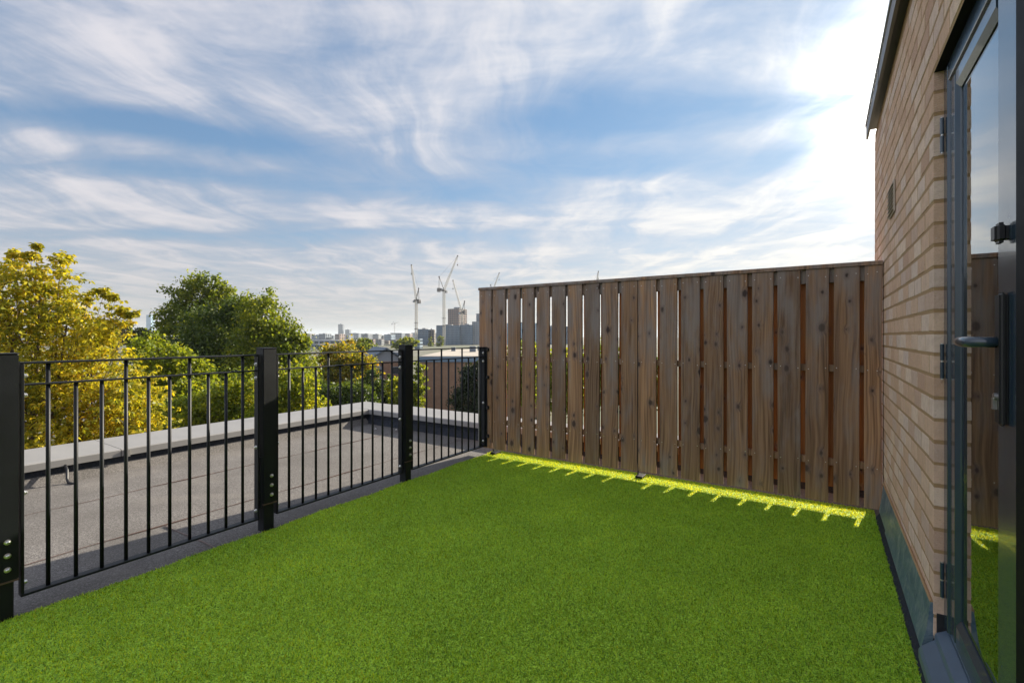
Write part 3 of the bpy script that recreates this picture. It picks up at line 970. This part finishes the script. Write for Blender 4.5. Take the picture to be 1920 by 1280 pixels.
POSTS = [(0.505, 'black square railing post cut by the left edge of the picture'),
         (1.605, 'black square railing post with three bolts, middle of the railing'),
         (2.743, 'black square railing post nearest the timber fence')]
for (py_, lab) in POSTS:
    ps = thing('railing_post', lab, 'post', (RX, py_, 0), group='black railing posts')
    obj('sleeve', MB().box(-0.040, 0.040, -0.041, 0.041, 0.165, 1.076), 'powder_black', ps, bevel=0.003, seg=2)
    obj('cap', MB().box(-0.0415, 0.0415, -0.0425, 0.0425, 1.0765, 1.0815), 'powder_black', ps, bevel=0.0015)
    obj('stub', MB().box(-0.031, 0.033, -0.036, 0.028, -0.01, 0.1645), 'powder_black', ps, bevel=0.003)
    obj('bracket', MB().box(-0.030, 0.030, -0.0475, -0.0415, 0.14, 0.44), 'powder_black', ps, bevel=0.001)
    obj('weld_band', MB().box(-0.0405, 0.0405, -0.0415, 0.0415, 0.158, 0.1648), 'bitumen', ps)
    for z in (0.323, 0.268, 0.212):
        link('bolt', BOLT, ps, (0.0402, 0.008, z))
    link('bolt', BOLT, ps, (0.0, -0.0478, 0.19), (0, 0, R(-90)))

# bolted plate that ties the railing to the fence end
pl_ = thing('fixing_plate', 'upright black fixing plate bolted to the end of the timber fence', 'bracket', (RX, 3.792, 0))
obj('plate', MB().box(-0.045, 0.036, 0.0, 0.006, 0.07, 1.045), 'powder_black', pl_, bevel=0.001)
obj('rib', MB().box(-0.047, -0.041, -0.03, -0.0005, 0.07, 1.03), 'coping_grey', pl_)
for z in (1.02, 0.75, 0.455, 0.18):
    obj('knob', MB().tube([(0.045, -0.004, z), (0.045, -0.016, z)], [0.016, 0.014], 10).box(0.036, 0.060, -0.004, 0.0055, z - 0.016, z + 0.016), 'dark_plastic', pl_)


# ------------------------------------------------------------------ trees
def make_leaves(centres, norm, size, mat, name, aspect=1.7, tuft=0, droop=0.3):
    n = len(centres)
    if tuft:
        centres = np.repeat(centres, tuft, axis=0)
        n = len(centres)
        ang = RNG.uniform(0, 2 * np.pi, n)
        el = RNG.uniform(-0.9, 0.5, n) - droop * 0.5
        d = np.stack([np.cos(ang) * np.cos(el), np.sin(ang) * np.cos(el), np.sin(el)], 1)
    else:
        d = RNG.normal(size=(n, 3))
        d[:, 2] -= droop
        d /= np.linalg.norm(d, axis=1)[:, None]
    up_ = RNG.normal(size=(n, 3))
    up_[:, 2] += 0.9
    s = np.cross(d, up_)
    s /= np.maximum(np.linalg.norm(s, axis=1)[:, None], 1e-6)
    nn = np.cross(s, d)
    L = (size * RNG.uniform(0.6, 1.25, n))[:, None]
    Wd = L / aspect * 0.5
    p0 = centres + d * L * (0.08 if tuft else -0.5)
    p2 = p0 + d * L + np.array([0, 0, -1.0]) * L * 0.12 * droop
    pm = p0 + d * L * 0.55
    V_ = np.stack([p0, pm + s * Wd + nn * Wd * 0.25, p2, pm - s * Wd + nn * Wd * 0.25], 1)
    Fq = np.arange(n)[:, None] * 4 + np.array([[0, 1, 2, 3]])
    me = raw_mesh(name, V_.reshape(-1, 3), Fq, 4, mat)
    return me


def tree(name, label, lobes, d, leaf, n, size, clump=0.35, trunk_px=None, tuft=0, base_z=GZ, seed=0, shell=0.55, twigs=40, group=None, tr=0.22, cat='tree', holes=0.0):
    """lobes: (px, py, rx_px, ry_px[, depth offset]) of the crown as seen from the terrace at distance d"""
    rr = np.random.default_rng(seed + 5)
    C, RAD = [], []
    for lb in lobes:
        dd = d + (lb[4] if len(lb) > 4 else 0.0)
        C.append(at(lb[0], lb[1], dd))
        RAD.append((lb[2] * dd / 900.0, lb[3] * dd / 900.0))
    root_px = trunk_px if trunk_px is not None else lobes[0][0]
    rx_, ry_ = ray(root_px)
    root = Vector((rx_ * d, ry_ * d, base_z))
    t_ = thing(name, label, cat, root, group=group)
    vol = np.array([a * a * b for a, b in RAD])
    wts = vol ** 0.72
    wts /= wts.sum()
    pts_all, tw = [], []
    for c, (ra, rb), w in zip(C, RAD, wts):
        nl = max(30, int(n * w))
        ncl = max(6, int(nl / 45 if not tuft else nl / 9))
        q = rr.normal(size=(ncl, 3))
        q /= np.linalg.norm(q, axis=1)[:, None]
        q *= (shell + (1 - shell) * rr.uniform(0, 1, (ncl, 1))) * rr.uniform(0.82, 1.12, (ncl, 1))
        cc = np.array(c) + q * np.array([ra, ra, rb])
        idx = rr.integers(0, ncl, nl)
        sp = clump * min(ra, rb)
        pp = cc[idx] + rr.normal(size=(nl, 3)) * sp * np.array([0.5, 0.5, 0.36])
        pts_all.append(pp)
        pick = rr.choice(ncl, size=min(ncl, max(4, int(twigs * w))), replace=False)
        tw.append((c, [Vector(cc[k_]) for k_ in pick], ra))
    P = np.concatenate(pts_all) - np.array(root)
    link('crown', make_leaves(P, None, size, leaf, 'crown', tuft=tuft, droop=0.6 if tuft else 0.25, aspect=2.1 if tuft else 1.6), t_)
    tb = MB()
    rmax = max(r_[0] for r_ in RAD)
    top = max(c.z for c in C)
    low = min(c.z - r_[1] for c, r_ in zip(C, RAD))
    fork = Vector((0, 0, max(low - base_z, (top - base_z) * 0.35)))
    mid = Vector((rr.normal() * 0.15, rr.normal() * 0.15, fork.z * 0.5))
    tb.tube([(0, 0, -0.2), mid, fork], [tr * 1.25, tr, tr * 0.75], 8)
    for c, ends, ra in tw:
        cl = c - root
        bend = fork.lerp(cl, 0.5) + Vector((0, 0, -0.1 * (cl - fork).length))
        lr = tr * min(1.0, max(0.12, ra / (0.6 * rmax)))
        tb.tube([fork, bend, cl], [lr * 0.55, lr * 0.36, lr * 0.16], 6, False)
        for e in ends:
            el = e - root
            k2 = bend.lerp(cl, rr.uniform(0.3, 1.0))
            mm = k2.lerp(el, 0.5) + Vector((rr.normal(), rr.normal(), rr.normal())) * ra * 0.08
            tb.tube([k2, mm, el], [lr * 0.13, lr * 0.08, lr * 0.03], 4, False)
    link('trunk', tb.mesh('trunk', 'bark', smooth=True), t_)
    return t_


tree('autumn_tree', 'large yellow green autumn tree at the left, nearest beyond the roof edge',
     [(75, 525, 60, 50), (15, 585, 100, 80), (125, 610, 70, 70), (185, 640, 55, 60), (60, 720, 140, 100), (190, 740, 100, 80), (262, 770, 55, 70),
      (-130, 640, 130, 140), (-120, 830, 170, 130), (150, 850, 170, 90), (222, 585, 22, 28), (115, 486, 20, 26), (30, 486, 14, 20), (26, 472, 8, 8), (68, 458, 5, 9), (58, 478, 10, 12), (196, 545, 9, 11), (240, 600, 15, 22), (250, 588, 7, 9), (165, 560, 18, 22), (218, 556, 8, 9)],
     13.0, 'leaf_yellow', 12500, 0.12, clump=0.46, trunk_px=60, tuft=7, seed=1, shell=0.35, twigs=230, tr=0.20)
tree('broadleaf_tree', 'mid green leafy tree just right of the yellow autumn tree',
     [(300, 668, 45, 45), (345, 700, 45, 45), (290, 735, 60, 60), (385, 745, 60, 50)], 30.0, 'leaf_bright', 16000, 0.24, trunk_px=320, seed=2, twigs=60)
tree('plane_tree', 'tall airy green tree rising above the other treetops',
     [(375, 555, 52, 42), (335, 600, 42, 36), (410, 560, 28, 40), (315, 625, 30, 26), (390, 620, 60, 50)], 52.0, 'leaf_olive', 15000, 0.34, trunk_px=375, seed=3, clump=0.3, shell=0.3, twigs=70)
tree('broadleaf_tree', 'dark green round crowned tree in the middle of the tree group',
     [(420, 635, 68, 70), (385, 680, 60, 70), (452, 592, 42, 40), (430, 720, 90, 80)], 43.0, 'leaf_dark', 30000, 0.28, trunk_px=420, seed=4, clump=0.32, twigs=40)
tree('broadleaf_tree', 'green tree with sunlit yellow green right side, beside the skyline',
     [(492, 590, 42, 46), (530, 640, 46, 52), (500, 680, 72, 80), (560, 640, 22, 36), (545, 720, 52, 80)], 41.0, 'leaf_olive', 30000, 0.27, trunk_px=510, seed=5, clump=0.32, twigs=40)
tree('conifer', 'dark distant conifer behind the yellow autumn tree',
     [(205, 625, 35, 26), (180, 640, 40, 30), (255, 634, 38, 18), (285, 640, 26, 22)], 70.0, 'leaf_deep', 9000, 0.5, trunk_px=215, seed=6)
tree('broadleaf_tree', 'low bright green tree seen through the nearest railing panel',
     [(455, 735, 46, 42), (405, 765, 60, 46), (480, 780, 50, 40), (350, 790, 60, 50)], 27.0, 'leaf_bright', 15000, 0.22, trunk_px=440, seed=7)
tree('broadleaf_tree', 'bright green bushy tree directly behind the middle railing post',
     [(552, 735, 44, 52), (525, 780, 50, 46), (590, 790, 40, 36)], 25.0, 'leaf_bright', 13000, 0.20, trunk_px=550, seed=8)
tree('autumn_tree', 'tree with orange and gold autumn crown behind the railing',
     [(640, 668, 40, 30), (668, 690, 34, 36), (612, 700, 40, 40), (650, 715, 55, 45)], 58.0, 'leaf_orange', 14000, 0.36, trunk_px=645, seed=9)
tree('conifer', 'dark green spreading tree under the orange autumn crown',
     [(630, 745, 50, 32), (600, 760, 40, 36), (672, 752, 34, 36), (640, 785, 70, 30)], 40.0, 'leaf_dark', 15000, 0.26, trunk_px=632, seed=10)
tree('broadleaf_tree', 'hazy green treetop above the orange autumn tree',
     [(676, 648, 24, 14), (690, 660, 26, 16)], 150.0, 'leaf_olive', 4000, 0.8, trunk_px=682, seed=11, tr=0.4)
tree('shrub_tree', 'yellow green shrub in front of the brown brick block, beside the far post',
     [(786, 715, 16, 34), (775, 745, 22, 30), (745, 735, 20, 36)], 46.0, 'leaf_bright', 6000, 0.26, trunk_px=775, seed=12)
tree('shrub_tree', 'dark leafy bush hiding the foot of the slate roofed house',
     [(712, 738, 26, 26), (696, 712, 14, 20), (735, 752, 26, 20), (728, 716, 10, 14)], 52.0, 'leaf_dark', 8000, 0.27, trunk_px=712, seed=31)
tree('shrub_tree', 'dark shrub at the right end of the brown brick block',
     [(888, 712, 26, 36), (880, 755, 36, 34), (905, 690, 18, 22)], 44.0, 'leaf_deep', 9000, 0.26, trunk_px=886, seed=13)
tree('broadleaf_tree', 'small golden green tree among the distant rooftops',
     [(762, 638, 16, 7), (748, 643, 14, 6), (775, 642, 12, 6), (758, 648, 24, 7)], 230.0, 'leaf_bright', 7000, 0.75, trunk_px=762, seed=14, tr=0.5)
tree('poplar', 'slim green tree at the foot of the left dark glass block', [(807, 640, 4, 9), (808, 648, 5, 7)], 480.0, 'leaf_olive', 1200, 1.8, trunk_px=807, seed=15, tr=0.5)
tree('poplar', 'slim green tree at the foot of the wide dark glass block', [(826, 637, 6, 11), (824, 646, 6, 8)], 480.0, 'leaf_olive', 1400, 1.8, trunk_px=826, seed=16, tr=0.5)
for i, (px_, py_, r_, d_, lf) in enumerate(((985, 675, 40, 50, 'leaf_olive'), (1050, 690, 45, 42, 'leaf_bright'), (1120, 680, 45, 46, 'leaf_olive'), (1190, 690, 45, 40, 'leaf_dark'))):
    tree('broadleaf_tree', ['green tree glimpsed through the leftmost gaps of the timber fence', 'bright green tree glimpsed through the fence gaps, second from the left',
                            'green tree glimpsed through the gaps left of the fence joint', 'dark green tree glimpsed behind the middle joint of the timber fence'][i],
         [(px_, py_, r_, 40), (px_ + 10, py_ + 40, r_ + 6, 45)], d_, lf, 7000, 0.32, trunk_px=px_, seed=20 + i)


# ------------------------------------------------------------------ buildings beyond
def block(name, label, px0, px1, py_top, d, depth, mat, glass=None, floors=0, bays=0, cat='building', base=GZ, group=None, mull=0.35, roof_mat='far_roof', plant=True, yaw=0.0, sidebays=3, band=(0.22, 0.12)):
    """flat-topped block facing the terrace, px0..px1 wide, top at py_top, front d metres away"""
    xa = at((px0 + px1) / 2, 630, d)
    wd = (px1 - px0) * d / 900.0
    top = CAM_H + (630 - py_top) / 900.0 * d
    h = top - base
    t_ = thing(name, label, cat, (xa.x, xa.y, base), YAW + yaw, group)
    obj('wall', MB().box(-wd / 2, wd / 2, 0, depth, 0, h), mat, t_)
    obj('roof', MB().box(-wd / 2 + 0.2, wd / 2 - 0.2, 0.2, depth - 0.2, h + 0.002, h + 0.25), roof_mat, t_)
    if plant:
        obj('plant_room', MB().box(-wd * 0.18, wd * 0.12, depth * 0.3, depth * 0.7, h + 0.252, h + 0.25 + max(1.2, h * 0.05)), 'far_grey', t_)
    if floors:
        w_ = MB()
        fh, bw = h / floors, wd / bays
        for i in range(floors):
            for j in range(bays):
                w_.box(-wd / 2 + j * bw + bw * mull / 2, -wd / 2 + (j + 1) * bw - bw * mull / 2, -0.12, -0.02, i * fh + fh * band[0], (i + 1) * fh - fh * band[1])
            sb = depth / sidebays
            for j in range(sidebays):
                for (xx0, xx1) in ((wd / 2 + 0.02, wd / 2 + 0.12), (-wd / 2 - 0.12, -wd / 2 - 0.02)):
                    w_.box(xx0, xx1, j * sb + sb * mull / 2, (j + 1) * sb - sb * mull / 2, i * fh + fh * band[0], (i + 1) * fh - fh * band[1])
        tag(obj('windows', w_, glass, t_), kind='stuff')
    return t_


block('glass_block', 'dark blue glass office block left of the crane cluster', 783, 803, 617, 560, 26, 'far_blue', 'far_glass', 9, 8, mull=0.22, band=(0.08, 0.04))
block('apartment_block', 'pale stone apartment block between the two glass blocks', 803, 812, 618, 575, 18, 'far_sand', 'window_dark', 9, 3)
block('glass_block', 'wide dark blue glass block with curved look behind the cranes', 818, 862, 610, 560, 30, 'far_blue', 'far_glass', 11, 18, mull=0.24, band=(0.08, 0.04))
block('glass_block', 'dark glass block at the foot of the rightmost crane mast', 862, 886, 609, 565, 26, 'far_blue', 'far_glass', 11, 10, mull=0.25, band=(0.08, 0.04))
block('brick_tower', 'brown brick residential tower rising above the glass blocks', 838, 862, 579, 640, 22, 'far_brown', 'window_dark', 16, 6, yaw=R(-24), sidebays=5)
block('stepped_block', 'pale stepped block close to the left edge of the timber fence', 885, 930, 603, 570, 24, 'far_white', 'far_slate', 12, 14)
block('stepped_block', 'taller back step of the pale block beside the timber fence', 893, 935, 588, 600, 24, 'far_grey', 'far_slate', 14, 10)
block('glass_block', 'glass block glimpsed through the left gaps of the fence', 940, 1010, 606, 600, 30, 'far_grey', 'far_pale_glass', 10, 16, mull=0.3)
block('glass_block', 'blue block glimpsed through the fence gaps farther right', 1015, 1075, 612, 600, 30, 'far_slate', 'far_glass', 10, 16, mull=0.3)
block('white_block', 'small white block standing in front of the dark glass offices', 769, 784, 641, 430, 14, 'far_white', 'window_dark', 3, 6)
block('skyscraper', 'slender pale blue skyscraper on the far horizon above the trees', 274, 283, 590, 2050, 22, 'far_blue', 'far_pale_glass', 34, 4, mull=0.2)
block('distant_tower', 'grey tower standing alone on the hazy horizon', 634, 642.5, 608, 2300, 22, 'far_grey', 'window_dark', 18, 5)
block('distant_block', 'short block right beside the lone tower on the horizon', 647, 655, 618, 2300, 24, 'far_grey', 'window_dark', 8, 4)
block('warehouse', 'long pale grey warehouse roof in the middle distance left of the far post', 578, 668, 638, 420, 40, 'far_white', 'window_dark', 1, 9, roof_mat='far_white', plant=False)
block('warehouse', 'low dark fronted depot below the long pale warehouse', 584, 614, 646, 380, 14, 'far_blue', 'window_dark', 1, 6, roof_mat='far_white', plant=False)
rb = random.Random(5)
ORD = ['first', 'second', 'third', 'fourth', 'fifth', 'sixth', 'seventh', 'eighth', 'ninth', 'tenth', 'eleventh', 'twelfth', 'thirteenth', 'fourteenth', 'fifteenth', 'sixteenth', 'seventeenth',
       'eighteenth', 'nineteenth', 'twentieth', 'twenty first', 'twenty second', 'twenty third', 'twenty fourth', 'twenty fifth', 'twenty sixth', 'twenty seventh', 'twenty eighth', 'twenty ninth', 'thirtieth']
HUE = {'far_grey': 'grey', 'far_slate': 'slate coloured', 'far_white': 'white', 'far_blue': 'pale blue', 'far_brown': 'brown', 'far_sand': 'sand coloured'}
ki = 0
far_mats = ['far_grey', 'far_slate', 'far_white', 'far_blue', 'far_brown', 'far_sand']
px_ = 566
while px_ < 900:
    w_ = rb.uniform(7, 22)
    fm = rb.choice(far_mats)
    block('distant_block', HUE[fm] + ' low block on the hazy horizon, ' + ORD[ki] + ' from the left', px_, px_ + w_, rb.uniform(623.5, 629.5), rb.uniform(1100, 1900), 40, fm, 'window_dark', 4, 6,
          group='low blocks along the hazy horizon', plant=rb.random() < 0.5)
    px_ += w_ * rb.uniform(0.8, 1.3)
    ki += 1
px_ = 660
ki = 0
while px_ < 790:
    w_ = rb.uniform(7, 14)
    fm = rb.choice(far_mats)
    block('terrace_house', HUE[fm] + ' small house in the middle distance, ' + ORD[ki] + ' from the left', px_, px_ + w_, rb.uniform(634, 641), rb.uniform(330, 620), 12, fm, 'window_dark', 3, 4,
          group='rooftops in the middle distance', plant=False, roof_mat=rb.choice(['far_slate', 'far_brown', 'far_grey']))
    px_ += w_ * rb.uniform(0.9, 1.5)
    ki += 1

# brown brick flat-roofed block below the fence end
bb = thing('brick_block', 'brown brick flat roofed block seen through the railing beside the fence', 'building', at(790, 630, 60).xy.to_3d() + Vector((0, 0, GZ)), YAW)
bh = -1.45 - GZ
obj('wall', MB().box(-0.2, 16.0, 0, 32, 0, bh - 0.62), 'far_brick', bb)
obj('fascia', MB().box(-0.35, 16.2, -0.15, 32.2, bh - 0.619, bh), 'far_blue', bb)
obj('roof', MB().box(-0.2, 16.0, 0.1, 32.0, bh + 0.002, bh + 0.10), 'far_roof', bb)
for (x, y, s) in ((1.2, 20, 0.7), (4.6, 16, 1.0), (5.3, 24, 0.8), (8.0, 12, 0.9)):
    obj('roof_unit', MB().box(x, x + s, y, y + s, bh + 0.102, bh + 0.1 + s * 0.9), 'far_grey', bb, bevel=0.04)
# gabled house with slate roof left of the far post
hs = thing('gabled_house', 'white and brick gabled house with slate roof left of the far railing post', 'house', at(700, 630, 78).xy.to_3d() + Vector((0, 0, GZ)), YAW + R(28))
obj('wall', MB().box(-1.0, 5.2, 0, 9, 0, 6.0), 'far_brick', hs)
obj('gable', MB().prism([(-1.0, 6.002), (5.2, 6.002), (2.1, 7.9)], 'y', 0.05, 8.95), 'far_white', hs)
obj('roof', MB().prism([(-1.5, 5.75), (2.1, 8.05), (5.7, 5.75), (5.7, 5.95), (2.1, 8.28), (-1.5, 5.95)], 'y', -0.4, 9.4), 'far_slate', hs)
obj('cladding', MB().box(0.2, 1.6, -0.10, -0.02, 0.3, 5.2), 'far_white', hs)
obj('cladding', MB().box(2.6, 3.8, -0.10, -0.02, 0.3, 3.4), 'far_teal', hs)
for (x, z) in ((0.35, 3.6), (3.0, 3.9), (0.35, 1.0)):
    w_ = obj('window', MB().box(x, x + 1.1, -0.18, -0.102, z, z + 1.2), 'far_white', hs)
    obj('pane', MB().box(x + 0.08, x + 1.02, -0.20, -0.182, z + 0.08, z + 1.12), 'window_dark', w_)
h2 = thing('white_house', 'pale rendered house with flat roof beside the slate roofed house', 'house', at(728, 630, 92).xy.to_3d() + Vector((0, 0, GZ)), YAW)
obj('wall', MB().box(-1.4, 2.6, 0, 4, 0, 6.9), 'far_blue', h2)
obj('roof', MB().box(-1.6, 2.8, -0.2, 4.2, 6.902, 7.15), 'far_white', h2)
for (x, z) in ((-1.0, 4.6), (0.8, 4.6)):
    w_ = obj('window', MB().box(x, x + 1.2, -0.10, -0.02, z, z + 1.3), 'far_white', h2)
    obj('pane', MB().box(x + 0.08, x + 1.12, -0.12, -0.102, z + 0.08, z + 1.22), 'window_dark', w_)
h3 = thing('white_house', 'pale roofed house half hidden behind the trees at left', 'house', at(335, 630, 46).xy.to_3d() + Vector((0, 0, GZ)), YAW + R(20))
obj('wall', MB().box(-3.5, 3.5, 0, 8, 0, 4.6), 'far_white', h3)
obj('roof', MB().prism([(-3.9, 4.602), (0, 6.6), (3.9, 4.602)], 'y', -0.3, 8.3), 'far_slate', h3)
w_ = obj('window', MB().box(-1.0, 0.4, -0.1, -0.02, 2.8, 4.0), 'far_blue', h3)
obj('pane', MB().box(-0.9, 0.3, -0.12, -0.102, 2.9, 3.9), 'window_dark', w_)


# ------------------------------------------------------------------ tower cranes
def lattice(mb_, p, q, w0, w1, n, rad, up_hint):
    p, q = Vector(p), Vector(q)
    ax = (q - p).normalized()
    s = ax.cross(up_hint).normalized()
    u = s.cross(ax).normalized()
    prev = None
    for i in range(n + 1):
        f = i / n
        w_ = w0 + (w1 - w0) * f
        c = p.lerp(q, f)
        ring = [c + s * (a * w_ / 2) + u * (b * w_ / 2) for a, b in ((-1, -1), (1, -1), (1, 1), (-1, 1))]
        for j in range(4):
            if i:
                mb_.tube([prev[j], ring[j]], rad, 4, False)
                mb_.tube([prev[j], ring[(j + 1) % 4]], rad * 0.6, 3, False)
            mb_.tube([ring[j], ring[(j + 1) % 4]], rad * 0.6, 3, False)
        prev = ring


def crane(label, d, px_m, py_piv, tip, peak, cw, mast=True, depth=0.0):
    base = at(px_m, 630, d)
    t_ = thing('tower_crane', label, 'crane', (base.x, base.y, GZ), group='tower cranes over the building site')
    m = d / 900.0
    H = CAM_H + (630 - py_piv) * m - GZ
    rv = Vector((c33, s33, 0))
    fw = Vector((-s33, c33, 0))
    P = lambda px, py, dep=0.0: rv * ((px - px_m) * m) + Vector((0, 0, CAM_H + (630 - py) * m - GZ)) + fw * dep
    piv = P(px_m, py_piv)
    if mast:
        a = MB()
        lattice(a, (0, 0, 0), piv - Vector((0, 0, 2.0)), 2.3, 2.3, 34, 0.24, fw)
        obj('mast', a, 'crane_paint', t_)
        for zz in (0.35, 0.48):
            obj('mast_tie', MB().box(-1.6, 1.6, -1.6, 1.6, H * zz, H * zz + 0.7), 'crane_dark', t_)
    a = MB()
    lattice(a, piv, P(*tip, depth), 2.0, 1.1, 22, 0.20, fw)
    obj('jib', a, 'crane_paint', t_)
    sg = 1 if cw[0] > px_m else -1
    obj('slewing_platform', MB().box(-2.2, 2.2, -2.0, 2.0, piv.z - 2.0, piv.z - 0.4), 'crane_dark', t_)
    cj = P(*cw)
    a = MB()
    lattice(a, piv - Vector((0, 0, 0.8)), cj, 1.8, 1.6, 6, 0.25, Vector((0, 0, 1)))
    obj('counter_jib', a, 'crane_dark', t_)
    obj('counterweight', MB().box(cj.x - 1.5, cj.x + 1.5, cj.y - 1.5, cj.y + 1.5, cj.z - 3.6, cj.z + 0.6), 'crane_dark', t_)
    a = MB()
    pk = P(*peak)
    a.tube([piv, pk], 0.45, 4)
    a.tube([cj, pk], 0.28, 4)
    obj('a_frame', a, 'crane_dark', t_)
    obj('sheave', MB().tube([pk - fw * 0.5, pk + fw * 0.5], 0.9, 8), 'crane_dark', t_)
    tp = P(*tip, depth)
    obj('jib_head', MB().tube([tp - fw * 0.6, tp + fw * 0.6], 0.85, 8), 'crane_dark', t_)
    a = MB()
    a.tube([pk, P(tip[0], tip[1], depth)], 0.07, 3)
    hk = tp - Vector((0, 0, 9.0))
    a.tube([tp, hk], 0.07, 3)
    obj('cable', a, 'crane_dark', t_)
    obj('hook_block', MB().box(hk.x - 0.5, hk.x + 0.5, hk.y - 0.4, hk.y + 0.4, hk.z - 1.6, hk.z), 'crane_dark', t_)
    cabx = -sg * 2.6
    cbx = rv * cabx
    obj('cab', MB().box(cbx.x - 1.0, cbx.x + 1.0, cbx.y - 1.0, cbx.y + 1.0, piv.z - 3.6, piv.z - 1.2), 'far_white', t_)
    return t_


crane('luffing tower crane standing left, jib raised to the left', 540, 780.5, 561, (771.5, 497), (785, 541), (785.5, 563))
crane('tallest luffing tower crane, jib raised steeply to the right', 530, 832.5, 543, (858, 480), (823.5, 519), (823, 541))
crane('luffing tower crane closest to the fence end, jib raised to the left', 580, 866, 584, (849.5, 526), (871, 565), (871.5, 583))
crane('pale tower crane whose jib tip shows above the left end of the fence', 700, 924, 545, (936, 512), (920, 534), (919, 546))
crane('pale tower crane whose jib tip just clears the middle of the fence', 650, 1117, 540, (1122, 509), (1112, 528), (1111, 541))
crane('tiny tower crane far off on the horizon beside the lone tower', 2100, 740, 606, (748, 604), (738, 603), (735, 607))

# ------------------------------------------------------------------ haze: even pale air over the city
m, t = new_mat('haze_air')
vol_ = t.node('ShaderNodeVolumePrincipled', {'Color': (0.60, 0.67, 0.76), 'Density': 0.00011, 'Anisotropy': 0.25})
o_ = t.node('ShaderNodeOutputMaterial')
t.t.links.new(vol_.outputs[0], o_.inputs['Volume'])
hz_o = obj('haze', MB().box(-9500, 9500, -9500, 9500, GZ - 1.5, 97.0), 'haze_air')
tag(hz_o, kind='stuff')
